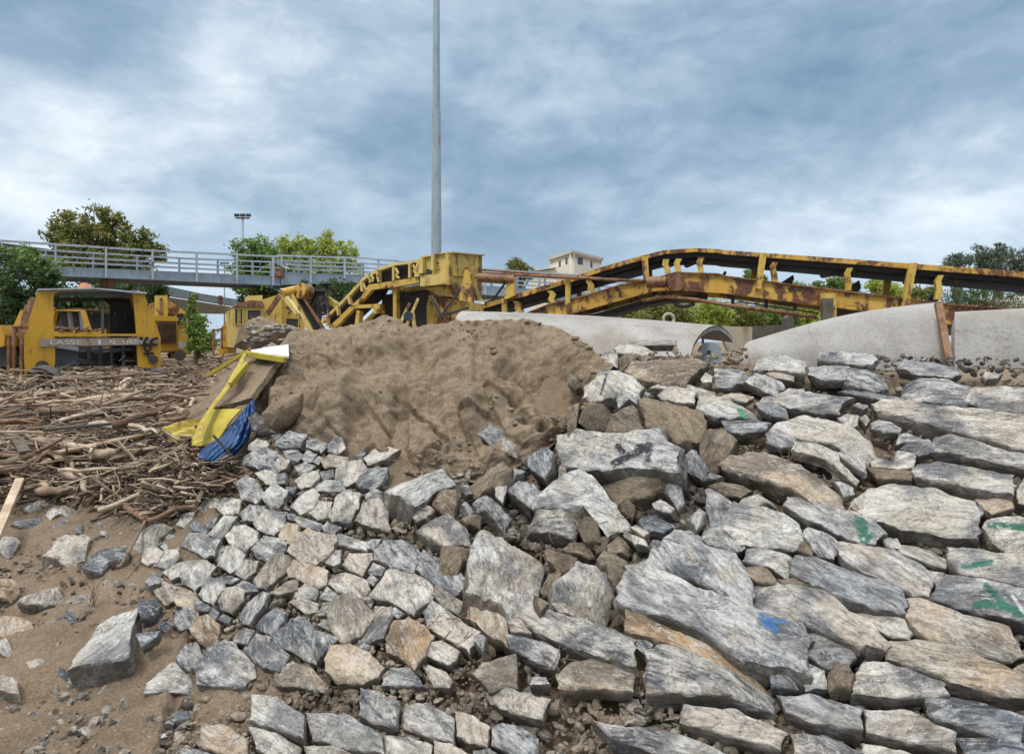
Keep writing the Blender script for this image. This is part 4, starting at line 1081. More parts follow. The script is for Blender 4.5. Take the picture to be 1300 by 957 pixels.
while cnt < 262:
    u = r.uniform(-70, 300); v = 460+190*(r.random()**1.15)
    if not inpoly(u, v, ODR): continue
    Y = depth(u, v); L = (.3+1.3*r.random()**1.8)*(.55+.075*min(Y, 12)); a = r.gauss(0.0, .85)
    rad = (.005+.032*r.random()**2.8)*(1+.05*min(Y, 12)); 
    pts = stick_pts(u, v, L, a, r.uniform(-.22, .22), 9, r.uniform(0, .10), cnt); n = len(pts)
    if not all(inpoly(*proj(q), OD2) for q in (pts[0], pts[-1], pts[4])): continue
    for q in pts: q += Vector((0, 0, 1))*.02*noise.noise(q*4)
    m = MB(); m.tube(pts, [rad*(1-.65*i/(n-1))*(1+.2*noise.noise(pts[i]*8)) for i in range(n)], 7, jag=.08)
    if r.random() < .7:
        k = r.randrange(3, 6); d = (pts[k]-pts[k-1]).normalized(); sdir = (d+Vector((r.uniform(-.6, .6), r.uniform(-.6, .6), r.uniform(.1, .7)))).normalized()
        m.tube([pts[k], pts[k]+sdir*L*.18, pts[k]+sdir*L*.32+Vector((0, 0, r.uniform(-.03, .04)))], [rad*.55, rad*.4, rad*.15], 6)
    z = 0 if v < 500 else (1 if v < 575 else 2)
    tag(m.build('branch', r.choice((WOOD, WOOD, WOODR, LOGM, WOOD)), None, smooth=True), zone_l[z][1], 'branch', 'driftwood branches, '+zone_l[z][0]+' part'); cnt += 1
m = MB(); k = 0
while k < 6800:
    u = r.uniform(-90, 310); v = 457+205*(r.random()**.9)
    if not inpoly(u, v, ODR): continue
    Y = depth(u, v); L = (.05+.40*r.random()**1.6)*(.6+.06*min(Y, 15)); a = r.gauss(0, 1.2); rad = (.0018+.010*r.random()**2.5)*(1+.13*min(Y, 14))
    if not inpoly(u+r.uniform(-8, 8), v, OD2): continue
    p = S(u, v); dx, dy = math.cos(a), math.sin(a); z = p.z+pile(u, v)*r.uniform(.1, 1.05)+.05*noise.noise(p*2.5); t = r.gauss(0, .38); b_ = r.uniform(-.2, .2)*L
    m.tube([Vector((p.x-dx*L/2, p.y-dy*L/2, z-t*L/2)), Vector((p.x+dy*b_, p.y-dx*b_, z+.01)), Vector((p.x+dx*L/2, p.y+dy*L/2, z+t*L/2))], [rad, rad*.85, rad*.4], 4); k += 1
tag(m.build('twig_litter', WOODT, None), 'dense mat of small twigs and bark covering the ground under the branches', 'twigs', kind='stuff')
for k in range(16):
    u = r.uniform(-20, 225); v = r.uniform(475, 628)
    if not inpoly(u, v, OD2): continue
    pts = stick_pts(u, v, r.uniform(.35, .9), r.gauss(0, .8), 0, 3, r.uniform(.04, .12), 900+k); m = MB(); m.bar(pts[0]+Vector((0, 0, r.uniform(-.06, .1))), pts[-1], r.uniform(.05, .11), .022)
    tag(m.build('plank', r.choice((LOGM, WOOD, BARK)), None, bevel=.003), 'broken flat board lying loose among the driftwood branches', 'plank', 'broken boards in the driftwood')
m = MB()
for k in range(3000):
    u = r.uniform(-90, 300); v = 458+200*r.random()
    if not inpoly(u, v, OD2): continue
    p = S(u, v); s = r.uniform(.012, .045)*(.7+.05*min(p.y, 14)); z = p.z+pile(u, v)*r.uniform(.3, 1)+.03; x = Vector((r.gauss(0, 1), r.gauss(0, 1), r.gauss(0, .4))).normalized(); y = x.cross(Vector((r.gauss(0, .4), r.gauss(0, .4), 1))).normalized(); o_ = Vector((p.x, p.y, z))
    m.add([o_-x*s, o_-y*s*.4+x*s*.2, o_+x*s*.9, o_+y*s*.5], [(0, 1, 2, 3)])
tag(m.build('bark_flakes', WOODT, None), 'flakes of bark and dead leaves strewn through the driftwood', 'bark litter', kind='stuff')
# thin roots and twigs caught in the wall
m = MB()
for (u, v, nn_) in ((600, 745, 9), (615, 800, 6), (700, 845, 9), (780, 660, 12), (760, 700, 6), (990, 600, 4), (800, 610, 8), (560, 800, 5), (1180, 640, 3), (690, 690, 6), (540, 640, 5), (1060, 830, 4), (860, 640, 8)):
    for _ in range(nn_):
        L = r.uniform(.015, .035); q = S(u+r.uniform(-20, 20), v+r.uniform(-16, 16))+Nrm(u, v)*r.uniform(.01, .06); dd = Vector((r.uniform(-1, 1), r.uniform(-.4, .4), r.uniform(-1, .6))).normalized(); pts = [q]
        for _k in range(7): dd = (dd+Vector((r.uniform(-.6, .6), r.uniform(-.4, .4), r.uniform(-.7, .4)))).normalized(); pts.append(pts[-1]+dd*L)
        m.tube(pts, [.0022*(1-.1*i) for i in range(8)], 4)
tag(m.build('root_tangle', WOOD, None), 'thin dry roots and straw sticking out between the wall stones', 'roots', kind='stuff')
# ---------------------------------------------------------------- background: crops used to read outlines
for k_, v_ in {'1': (0, 250, 3.939), '2': (280, 290, 3.611), '3': (580, 290, 3.611), '4': (920, 290, 3.421), 'Q': (360, 300, 4.643), 'R': (0, 340, 5.985), 'S': (180, 340, 5.909), 'T': (640, 300, 9.286)}.items(): CR[k_] = v_
def X(c, s): return fx([tuple(float(q) for q in p.split(',')) for p in s.split()], c)
def YL(u0, y0, u1, y1):
    return lambda u: 1/max(1e-3, (1/y0+(1/y1-1/y0)*(u-u0)/(u1-u0)))
def band(c1, top, bot, upto=None): return X(c1, top)+X(c1, bot)[::-1]
def strip(m, top, bot, Yf, thick, mi=0, off=0.0):
    """plate between two polylines with the same number of points, as one run of quads"""
    for i in range(len(top)-1):
        m.plate([top[i], top[i+1], bot[i+1], bot[i]], Yf, thick, mi, off)
# ---- concrete half-pipe shells along the top of the wall
def shell(name, left, right, label, dark_inside=False, nr=14, nc=40, sag=None):
    """left/right: profile curves of world points"""
    G = []
    for j in range(nc):
        s = j/(nc-1); G.append([l.lerp(r_, s)+(sag(s) if sag else Vector()) for l, r_ in zip(left, right)])
    o = surf('shell_body', G, CONC, None, .05); tag(o, label, 'concrete shell'); o.name = name
    if dark_inside:
        cc = [sum(row, Vector())/len(row) for row in G]; G2 = [[p.lerp(cc[j], .035) for p in row] for j, row in enumerate(G)]
        surf('shade_liner', G2, BLACK, o, .01)  # added black sheet standing in for the shade inside the shell
    return o
def arc(c, rx, rz, a0, a1, n=15, tilt=0.0, dirv=Vector((0, 1, 0))):
    out = []
    for i in range(n):
        a = a0+(a1-a0)*i/(n-1); out.append(c+dirv*(-math.cos(a)*rx)+Vector((0, 0, math.sin(a)*rz)))
    return out
def rim(px, Y, dv): return [P(u, v, Y+d) for (u, v), d in zip(px, dv)]
# shell A: from behind the sand ridge to the open end right of the breach
La = arc(P(560, 440, 6.9), .55, .62, .05, math.pi-.05); 
Rend = [P(876, 454, 5.72), P(880, 439, 5.82), P(884, 431, 5.92), P(891, 422, 6.05), P(899, 416, 6.2), P(907, 413.5, 6.35), P(915, 414, 6.5), P(921, 418, 6.6), P(926, 423, 6.68), P(931, 430, 6.75)]
La2 = [P(572, 452, 6.28), P(573, 430, 6.35), P(574, 423, 6.42), P(575, 414, 6.5), P(578, 405, 6.62), P(582, 398, 6.8), P(586, 395, 6.95), P(588, 395, 7.1), P(590, 397, 7.2), P(592, 400, 7.3)]
def tens(pts, n):
    q = smoothp(pts, 3); return [q[round(i*(len(q)-1)/(n-1))] for i in range(n)]
shell('culvert_shell', tens(La2, 22), tens(Rend, 22), 'long pale concrete half-pipe shell behind the sand heap, its dark open end facing right', True, sag=lambda s: Vector((0, 0, .03*math.sin(s*3.1))))
e = empty('drum_end', P(908, 437, 6.3), 'small dirty white drum end lying inside the open mouth of the long shell', 'drum')
m = MB(); m.disc(P(901, 449, 6.35), (0.25, 1, 0), .115, .3, 24); m.build('drum', GREYM, e, angle=40)
m = MB(); m.disc(P(900, 447, 6.18), (0.25, 1, 0), .02, .03, 14); m.build('hub', DARKM, e)
# lifting eyes on shell A
for u, v, lb in ((849, 405, 'round steel lifting eye standing on the long shell near its middle'),):
    m = MB(); c = P(u, v, 6.6); pts = [c+Vector((math.cos(a)*.055, 0, math.sin(a)*.055)) for a in [i*math.pi/8 for i in range(17)]]; m.tube(pts, .016, 6)
    tag(m.build('lifting_eye', TANW, smooth=True), lb, 'lifting eye')
# shell B and C on the wall at right
Bl = [P(940, 478, 4.9), P(941, 455, 4.93), P(943, 445, 5.0), P(946, 437, 5.1), P(952, 433, 5.3), P(962, 432, 5.6)]
Br = [P(1206, 478, 4.75), P(1204, 450, 4.78), P(1200, 425, 4.85), P(1194, 400, 4.95), P(1190, 386, 5.1), P(1188, 384, 5.7)]
def sagB(s): return Vector((0, 0, .10*math.sin(s*3.14)))
shell('concrete_shell', tens(Bl, 16), tens(Br, 16), 'sloping grey concrete shell tapering to a point at left, on the wall top', sag=lambda s: Vector((0, 0, .055*math.sin(s*math.pi))))
Cl = [P(1212, 466, 4.6), P(1212, 450, 4.62), P(1212, 425, 4.68), P(1212, 405, 4.75), P(1212, 397, 4.9), P(1212, 396, 5.5)]
Cr = [P(1420, 470, 4.5), P(1420, 450, 4.52), P(1420, 420, 4.58), P(1420, 396, 4.65), P(1420, 386, 4.8), P(1420, 385, 5.4)]
shell('concrete_shell', tens(Cl, 16), tens(Cr, 16), 'grey concrete shell at the right picture edge beside the rusty strip')
m = MB(); m.bar(P(1191, 385, 4.85), P(1204, 457, 4.62), .045, .05); tag(m.build('rusty_strip', RUST), 'narrow rust-brown strip standing between the two grey shells', 'steel strip')
m = MB(); m.plate([(912, 414), (955, 415), (955, 445), (925, 447)], 7.2, .08); m.plate([(928, 440), (1003, 440), (1003, 470), (928, 470)], 7.0, .1); 
tag(m.build('concrete_slab', TANW), 'flat beige concrete panel standing behind the mouth of the long shell', 'panel')
m = MB(); m.plate([(953, 414), (1000, 412), (1000, 438), (953, 438)], 8.0, .12); tag(m.build('plank_fence', BARK), 'dark weathered boards behind the beige panel', 'boards')
m = MB(); m.plate([(999, 404), (1003, 400), (1008, 405), (1007, 428), (998, 428)], 7.6, .14); tag(m.build('timber_post', BARK), 'short dark timber stump right of the beige panel', 'timber post')
# ---- big conveyor on the right
YC = YL(600, 11.5, 1300, 9.2); WID = 1.15
cv = empty('conveyor', P(980, 460, YC(980)), 'long rusty yellow belt conveyor boom peaking above the wall at right', 'conveyor')
rt = X('3', '110,350 300,292 510,230 680,172 850,124 950,100 1090,90 1200,95')+X('4', '0,95 180,107 420,124 600,137 820,154 1080,171 1460,200')
rb = X('3', '115,368 300,314 510,250 680,192 850,144 950,118 1090,107 1200,112')+X('4', '0,112 180,126 420,144 600,158 820,176 1080,196 1460,228')
m = MB(); strip(m, rt, rb, YC, .09); m.build('top_rail', YEL_O, cv)
m = MB(); strip(m, rt, rb, YC, .09, off=WID); m.build('top_rail', YEL_O, cv)
bt = [(u, v+1.5) for u, v in rt]; bb = X('3', '120,385 300,345 510,300 680,250 850,205 950,150 1090,140 1200,148')+X('4', '0,146 180,170 420,192 600,206 820,226 1080,250 1460,285')
m = MB(); strip(m, bt, [(u, v+6) for u, v in rb], YC, WID-.12, off=.1); m.build('belt', BLACK, cv)
m = MB(); strip(m, [(u, v+4) for u, v in rb], bb, YC, .05, off=.30); m.build('skirt', DARKM, cv)
lt = X('3', '320,392 420,352 600,308 750,262 900,236 1000,205 1200,212')+X('4', '0,210 400,260 700,298 1000,335 1240,350 1460,372')
lb_ = X('3', '300,420 440,412 600,372 750,330 900,288 1000,283 1200,296')+X('4', '0,282 400,332 700,372 1000,420 1240,440 1460,470')
for off in (0, WID-.1):
    m = MB(); strip(m, lt, lb_, YC, .14, off=off); m.build('main_beam', YEL_O, cv)
    m = MB(); strip(m, [(u, v-1.4) for u, v in lt], [(u, v+.4) for u, v in lt], YC, .2, off=off-.05); m.build('beam_flange', RUST, cv)
rbt = X('3', '500,415 640,385 850,325 960,305 1150,300'); rbb = X('3', '500,440 640,412 850,352 960,330 1150,322')
m = MB(); strip(m, rbt, rbb, YC, WID-.3, off=.18); m.build('return_belt', BLACK, cv)
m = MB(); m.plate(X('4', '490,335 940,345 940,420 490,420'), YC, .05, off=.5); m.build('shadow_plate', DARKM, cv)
for s_ in ('3:848,132 876,132 882,238 856,238', '3:500,232 522,232 522,380 500,380', '3:210,322 230,322 230,395 210,395', '4:152,110 182,110 157,265 133,262', '4:800,152 832,152 793,350 764,340'):
    m = MB(); m.plate(X(s_[0], s_[2:]), YC, .1, off=-.06); m.build('post', YEL, cv)
    m = MB(); m.plate(X(s_[0], s_[2:]), YC, .1, off=WID-.05); m.build('post', YEL, cv)
for c_, pts in (('3', '600,235 615,260 612,280 632,296'), ('3', '422,283 440,300 430,325 446,345'), ('3', '268,332 280,350 276,365 290,385'), ('3', '960,140 955,165 965,180 968,205'), ('3', '1018,138 1008,160 1014,180 1018,200'), ('3', '1122,130 1112,155 1118,180 1120,207'), ('4', '222,145 210,165 218,200 222,238'), ('4', '548,170 536,195 542,235 540,268'), ('4', '945,202 932,225 938,265 930,308')):
    q = X(c_, pts); m = MB(); top = [(u-4, v) for u, v in q]; bot = [(u+3.5, v) for u, v in q]
    for i in range(3): m.plate([top[i], bot[i], bot[i+1], top[i+1]], YC, .08, off=.03)
    m.build('idler_bracket', YEL, cv)
    u, v = q[0]; m = MB(); m.disc(P(u, v, YC(u)+.2), (1, 0, 0), .09, .1, 14); m.tube([P(u, v+2, YC(u)+.12), P(u, v+2, YC(u)+.12)+Vector((.0, WID-.25, 0))], .055, 10); m.build('roller', DARKM, cv, angle=40)
for c_, pts in (('4', '245,235 330,180 335,200 318,238'), ('4', '555,262 640,205 648,240 625,270'), ('4', '960,300 1010,240 1018,290 1000,315'), ('4', '870,235 892,235 880,300 860,298'), ('3', '1210,215 1240,170 1250,180 1232,218')):
    m = MB(); m.plate(X(c_, pts), YC, .08, off=.75); m.build('cross_brace', DARKM, cv)
m = MB(); q = X('3', '850,332 960,314 1080,325 1200,345')+X('4', '0,332 200,358 400,386'); m.tube([P(u, v, YC(u)-.15) for u, v in q], .035, 8); m.build('rusty_pipe', RUST, cv, smooth=True)
m = MB(); q = X('3', '990,315 1000,345 1040,358 1090,345'); m.tube(smoothp([P(u, v, YC(u)-.12) for u, v in q]), .03, 8); m.build('hose', BLACK, cv, smooth=True)
m = MB(); q = X('3', '870,246 960,246 1000,246'); m.tube([P(u, v, YC(u)-.22) for u, v in q[:2]], .095, 12); m.disc(P(*q[2], YC(850)-.2), (0, 1, 0), .15, .1, 16); m.build('hydraulic_cylinder', RUST, cv, angle=40)
m = MB(); m.tube([P(*X('3', '115,205')[0], YC(612)), P(*X('3', '870,243')[0], YC(821)-.2)], .028, 8); m.tube([P(*X('3', '110,190')[0], YC(612)+.2), P(*X('3', '700,232')[0], YC(780))], .02, 8); m.build('rod', RUST, cv, smooth=True)
m = MB(); m.plate(X('3', '45,335 70,200 100,195 100,345'), YC, .15, off=-.4); m.build('pivot_bracket', YEL, cv); m = MB(); m.plate(X('3', '222,330 240,220 266,215 270,310'), YC, .15, off=-.1); m.build('pivot_bracket', YEL, cv)
m = MB(); m.tube([P(*X('3', '95,226')[0], YC(606)-.25), P(*X('3', '262,236')[0], YC(652)-.05)], .08, 12); m.build('cross_shaft', RUST, cv, angle=40)
m = MB()
for a_, b_ in (('0,300', '60,215'), ('160,335', '222,250')): m.bar(P(*X('3', a_)[0], YC(600)), P(*X('3', b_)[0], YC(640)), .03, .03)
m.build('strut', DARKM, cv)
m = MB(); m.plate(X('4', '410,285 480,282 478,412 452,415 450,330 412,330'), YC, .2, off=-.12); m.build('support_leg', YEL, cv)
m = MB(); m.plate(X('4', '408,310 452,310 445,425 405,425'), YC, .15, off=-.35); tag(m.build('weathered_post', BARK), 'grey weathered timber post beside the yellow support leg of the conveyor', 'timber post')
m = MB()
for q in ('0,290 200,318 405,345', '60,318 230,342 405,368'): m.tube([P(u, v, 10.5) for u, v in X('4', q)], .012, 6)
for u in (35, 180, 305): m.bar(P(*X('4', f'{u},295')[0], 10.5), P(*X('4', f'{u},350')[0], 10.5), .05, .03)
m.build('side_cable', DARKM, cv)
# ---- hopper machine and curved boom
YH = YL(440, 13.0, 612, 12.0); YHR = YL(600, 12, 645, 13.5)
hp = empty('hopper_machine', P(560, 455, 12.4), 'mustard yellow hopper box with curved feeder boom running down left behind the sand', 'hopper machine')
m = MB(); YB = YL(572, 11.9, 612, 13.0)
A = [P(*p, YH(p[0])) for p in X('Q', '800,150 980,95 980,215 985,270 820,300 790,240')]
m.plate(X('Q', '835,125 980,95 980,222 835,240'), YH, .1); m.build('hopper_side', YEL_L, hp)
m = MB(); m.plate(X('Q', '980,95 1170,112 1168,375 1030,365 985,285'), YB, .1); m.build('hopper_front', YEL, hp)
m = MB(); m.hexa([P(*p, YH(p[0])+.05) for p in X('Q', '835,128 980,97 980,104 835,136')], [P(*p, YH(p[0])+1.6) for p in X('Q', '835,128 980,97 980,104 835,136')]); m.plate(X('Q', '1150,112 1170,112 1170,320 1152,320'), YB, 1.2); m.build('hopper_shell', YEL, hp)
m = MB(); m.plate(X('Q', '818,232 985,222 988,280 820,298'), YH, .3, off=-.1); m.build('lower_skirt', YEL_L, hp)
m = MB(); m.plate(X('Q', '820,305 985,282 1030,362 900,345'), YH, 1.2, off=.1); m.build('chute', YEL, hp)
for q in ('815,225 828,125 838,125 842,222', '885,205 892,115 900,115 905,205'):
    m = MB(); m.plate(X('Q', q), YH, .12, off=-.15); m.build('stiffener', YEL_L, hp)
tr = X('Q', '218,500 380,340 470,240 555,190 645,160 740,148 835,124'); trb = [(u+2.2, v+2.6) for u, v in tr]
for off in (0, 1.0): m = MB(); strip(m, tr, trb, YH, .1, off=off); m.build('boom_top_rail', YEL_L, hp)
lt2 = X('Q', '262,540 400,405 470,345 500,285 640,265 790,240'); lb2 = X('Q', '300,545 420,420 480,362 520,315 650,300 800,272')
for off in (0, 1.0): m = MB(); strip(m, lt2, lb2, YH, .12, off=off); m.build('boom_lower_beam', YEL, hp)
m = MB(); strip(m, [(u+1, v+2) for u, v in X('Q', '218,500 380,340 470,240 555,190 645,160 820,135')], X('Q', '262,540 400,405 470,345 500,285 640,265 790,240'), YH, .7, off=.14); m.build('boom_belt', BLACK, hp)
for q in ('380,345 390,345 400,400 390,400', '315,410 325,405 330,465 322,468', '252,480 262,475 268,530 258,530', '458,262 466,262 472,325 460,325', '555,195 568,195 570,270 558,270', '645,178 655,178 655,262 645,262', '740,160 750,160 752,245 740,245', '790,150 805,150 805,238 775,240'):
    m = MB(); m.plate(X('Q', q), YH, .1, off=-.04); m.build('boom_post', YEL_L, hp)
for q in ('462,270 490,320 470,350', '500,240 512,260 508,275', '515,228 528,250 524,268', '660,190 675,215 665,235 682,248', '765,170 775,190 768,205 782,222', '548,215 558,235 552,250'):
    pts = X('Q', q); m = MB(); m.tube([P(u, v, YH(u)+.02) for u, v in pts], .03, 6); m.build('boom_hook', YEL_L, hp)
m = MB(); m.plate(X('Q', '630,325 650,325 650,480 630,480'), YH, .15, off=.1); m.plate(X('Q', '430,435 448,440 440,545 415,545'), YH, .15); m.plate(X('Q', '548,400 582,400 582,455 545,455'), YH, .2, off=-.1); m.plate(X('Q', '395,405 540,400 545,420 400,425'), YH, .2); m.build('support_legs', YEL, hp)
m = MB(); m.plate(X('Q', '798,310 905,340 925,500 850,520 775,545 775,400'), YH, .8, off=.5); m.build('cabin_side', YEL, hp)
m = MB(); m.plate(X('Q', '825,345 860,350 945,470 925,495'), YH, .1, off=.2); m.plate(X('Q', '860,348 1075,385 1075,430 950,485'), YH, .6, off=.3); m.build('brace_plate', YEL, hp)
m = MB()
for a_, b_ in (('795,365', '715,550'), ('745,390', '690,510'), ('760,440', '775,550')): m.bar(P(*X('Q', a_)[0], YH(520)-.1), P(*X('Q', b_)[0], YH(520)-.1), .07, .05)
m.build('arm', YEL_L, hp)
m = MB()
for a_, b_ in (('1085,255', '920,480'), ('870,350', '940,480'), ('940,470', '1090,420')): m.bar(P(*X('Q', a_)[0], 11.8), P(*X('Q', b_)[0], 11.6), .04, .04)
m.build('chain', DARKM, hp)
m = MB(); m.disc(P(*X('Q', '735,470')[0], 12.0), (0, 1, 0), .09, .05, 16); m.build('headlight', GLASS, hp)
m = MB(); m.plate(X('Q', '470,330 800,290 800,560 330,560 460,420'), YH, .3, off=.75); m.build('engine_block', DARKM, hp)
m = MB(); m.bar(P(*X('Q', '1075,190')[0], 12.3), P(*X('Q', '1140,375')[0], 12.55), .05, .04); m.plate(X('Q', '1072,185 1082,185 1082,285 1072,285'), YB, .06, off=-.05); m.build('front_rib', RUST, hp)
m = MB(); m.plate(X('Q', '1000,228 1150,235 1150,240 1000,233'), YB, .06, off=-.05); m.build('front_ledge', YEL, hp)
m = MB(); m.plate(X('Q', '846,196 876,192 876,232 846,234'), YH, .02, off=-.02); m.build('hopper_recess', DARKM, hp)
m = MB(); m.plate(X('Q', '832,120 982,92 982,97 833,127'), YH, .12, off=-.06); m.plate(X('Q', '980,92 1172,109 1172,115 980,98'), YB, .12, off=-.06); m.build('hopper_lip', YEL_L, hp)
# ---- crossed conveyor and rusty drum
cc = empty('small_conveyor', P(390, 455, 13.5), 'short steep black belt conveyor with a rusty drum head beside the pale yellow body', 'conveyor')
m = MB(); m.plate(X('Q', '38,345 56,340 175,557 162,562'), 13.2, .12, off=-.02); m.build('side_rail', YEL_L, cc); m = MB(); m.plate(X('Q', '100,345 112,345 238,545 226,548'), 13.2, .12, off=-.02); m.build('side_rail', RUST, cc)
m = MB(); m.plate(X('Q', '58,335 95,325 225,548 175,560'), 13.3, .3); m.build('belt', BLACK, cc)
m = MB(); m.tube([P(*X('Q', '-10,335')[0], 13.1), P(*X('Q', '90,310')[0], 13.4)], .09, 12); m.build('head_roller', YEL_O, cc, angle=40)
m = MB(); m.tube([P(*X('Q', '98,322')[0], 13.2), P(*X('Q', '150,330')[0], 13.4)], .17, 14, jag=.04); m.build('drum', YEL_O, cc, angle=40)
m = MB(); _q = random.Random(8)
for _ in range(60):
    a_ = P(*X('Q', f'{_q.uniform(150, 250)},{_q.uniform(305, 360)}')[0], 13.5); m.bar(a_, a_+Vector((_q.uniform(-.12, .12), _q.uniform(-.1, .1), _q.uniform(-.45, -.05))), .03, .03)
m.plate(X('Q', '150,305 250,308 240,325 155,322'), 13.4, .4); m.build('debris_on_head', DARKM, cc)
m = MB(); m.plate(X('Q', '150,320 250,310 240,430 200,440'), 13.5, .4); m.build('gearbox', DARKM, cc)
m = MB(); m.plate(X('Q', '245,345 315,395 300,420 225,380'), 13.6, .3); m.build('side_arm', YEL, cc)
# ---- rail vehicles
def window(m_, px, Y, par, fm=None, gl=DARKM, name='window'):
    m = MB(); m.plate(px, Y, .03, off=-.025); w = m.build(name, gl, par)
    us = [p[0] for p in px]; vs = [p[1] for p in px]; u0, u1, v0, v1 = min(us), max(us), min(vs), max(vs); t = .9
    m = MB()
    for q in (((u0-t, v0-t), (u1+t, v0-t), (u1+t, v0), (u0-t, v0)), ((u0-t, v1), (u1+t, v1), (u1+t, v1+t), (u0-t, v1+t)), ((u0-t, v0), (u0, v0), (u0, v1), (u0-t, v1)), ((u1, v0), (u1+t, v0), (u1+t, v1), (u1, v1))): m.plate(q, Y, .05, off=-.05)
    f = m.build('frame', fm or YEL, None); 
    ml = f.location.copy(); f.parent = w; f.location = ml-(w.location+par.location); return w
# pale yellow railcar body, left of the small conveyor
def facing(uc, Yc, rx):
    return lambda u: Yc*(rx*(uc-CU)/F+1)/(rx*(u-CU)/F+1)
yv0 = 15.0; yv = facing(320, 15.0, -.55); rc = empty('work_railcar', P(340, 460, yv0), 'pale yellow maintenance railcar with a rusty hood roof behind the rubble heap', 'rail vehicle')
m = MB(); m.plate(X('S', '690,295 915,285 915,470 690,600'), yv, 2.2); m.build('cab', YEL_L, rc)
m = MB(); m.plate(X('S', '915,235 1055,190 1060,440 915,480'), yv, 2.0, off=.1); m.plate(X('S', '1055,225 1240,235 1240,480 1055,480'), yv, 1.8, off=.3); m.build('body', YEL, rc)
m = MB(); m.plate(X('S', '684,295 735,262 820,245 900,250 920,290'), yv, 2.4, off=-.08); m.build('roof', RUST, rc)
m = MB(); m.plate(X('S', '815,200 925,195 925,240 815,245'), yv, .8, off=.5); m.build('roof_box', YEL_L, rc)
window(None, X('S', '698,310 718,310 718,420 698,420'), yv, rc, YEL_L); window(None, X('S', '738,310 753,310 753,420 738,420'), yv, rc, YEL_L)
window(None, X('S', '792,318 885,318 885,390 792,385'), yv, rc, YEL_L); window(None, X('S', '1080,380 1170,385 1170,450 1080,450'), yv, rc, YEL, name='opening')
m = MB(); m.bar(P(*X('S', '940,350')[0], yv0-.3-.3), P(*X('S', '1040,200')[0], yv0-.3-.3), .09, .09); m.build('strut', RUST, rc)
m = MB(); m.bar(P(*X('S', '1055,190')[0], yv0-.4-.3), P(*X('S', '1285,480')[0], yv0-.8-.3), .12, .1); m.build('sloping_rail', YEL_L, rc)
# small trolley between, with railings
tv = 17.0; tc = empty('track_trolley', P(292, 455, tv), 'small ochre track trolley with open sides and thin railings, left of the pale yellow railcar', 'rail vehicle')
m = MB(); m.plate(X('S', '600,440 655,370 690,370 690,600 595,600'), tv, 1.8); m.plate(X('S', '590,600 660,600 660,665 590,665'), tv, .5, off=-.1); m.build('body', YEL_C, tc)
m = MB(); m.plate(X('S', '545,440 575,395 615,390 600,450 590,600 545,600'), tv, .1, off=.9); m.build('side_frame', YEL, tc)
m = MB(); m.plate(X('S', '665,400 682,400 682,490 665,490'), tv, .03, off=-.03); m.build('window', DARKM, tc)
m = MB()
for a_, b_ in (('538,460', '538,650'), ('600,450', '600,600'), ('655,450', '655,590'), ('538,470', '600,460'), ('600,450', '655,450'), ('600,600', '700,600'), ('535,650', '590,660')): m.bar(P(*X('S', a_)[0], tv-.4), P(*X('S', b_)[0], tv-.4), .045, .045)
m.build('railing', RUST, tc)
# yellow shunter behind the open cab
sv0 = 18.5; sv = facing(215, 18.5, -.6); sh = empty('shunting_locomotive', P(215, 460, sv0), 'yellow shunting locomotive with a radiator grille and tall exhaust stack, right of the open cab', 'rail vehicle')
m = MB(); m.plate(X('S', '60,270 190,240 270,285 345,345 350,600 250,600 250,440 60,440'), sv, 2.4); m.build('cab', YEL, sh)
m = MB(); m.plate(X('S', '95,215 187,215 187,380 95,380'), sv, .4, off=-.5); m.build('exhaust_stack', YEL, sh)
m = MB(); m.plate(X('S', '130,235 152,235 150,375 133,375'), sv, .04, off=-.56); m.build('stack_grille', RUST, sh)
m = MB(); m.plate(X('S', '85,385 250,388 255,620 80,620'), sv, 1.6, off=-1.3); m.plate(X('S', '80,380 100,372 235,375 256,390 252,410 85,408'), sv, 1.7, off=-1.35); m.build('hood', YEL_C, sh)
m = MB(); m.plate(X('S', '108,418 238,418 238,560 108,565'), sv, .04, off=-1.35)
m.build('radiator', DARKM, sh)
m = MB()
for i in range(9): m.plate(X('S', f'108,{424+i*16} 238,{424+i*16} 238,{428+i*16} 108,{428+i*16}'), sv, .03, off=-1.39)
m.build('grille_bars', RUST, sh)
window(None, X('S', '198,345 245,345 245,385 198,385'), sv, sh); window(None, X('S', '262,345 332,345 332,432 262,432'), sv, sh)
m = MB(); c = P(*X('S', '300,577')[0], sv0-.9); m.disc(c, (-.5, 1, 0), .10, .1, 20); h_ = m.build('headlight', WHITEP, sh, angle=40)
m = MB(); m.plate(X('S', '185,610 350,580 360,640 210,680'), sv, .3, off=-.6); m.build('buffer_beam', YEL, sh)
m = MB(); m.plate(X('S', '215,620 240,612 260,670 240,680'), sv, .02, off=-.63); m.plate(X('S', '180,640 205,635 215,670 195,680'), sv, .02, off=-.63); m.build('warning_stripe', BLACK, sh)
m = MB(); m.disc(P(*X('S', '285,655')[0], sv0-1.6), (-.5, 1, 0), .15, .25, 20); m.build('buffer', DARKM, sh, angle=40)
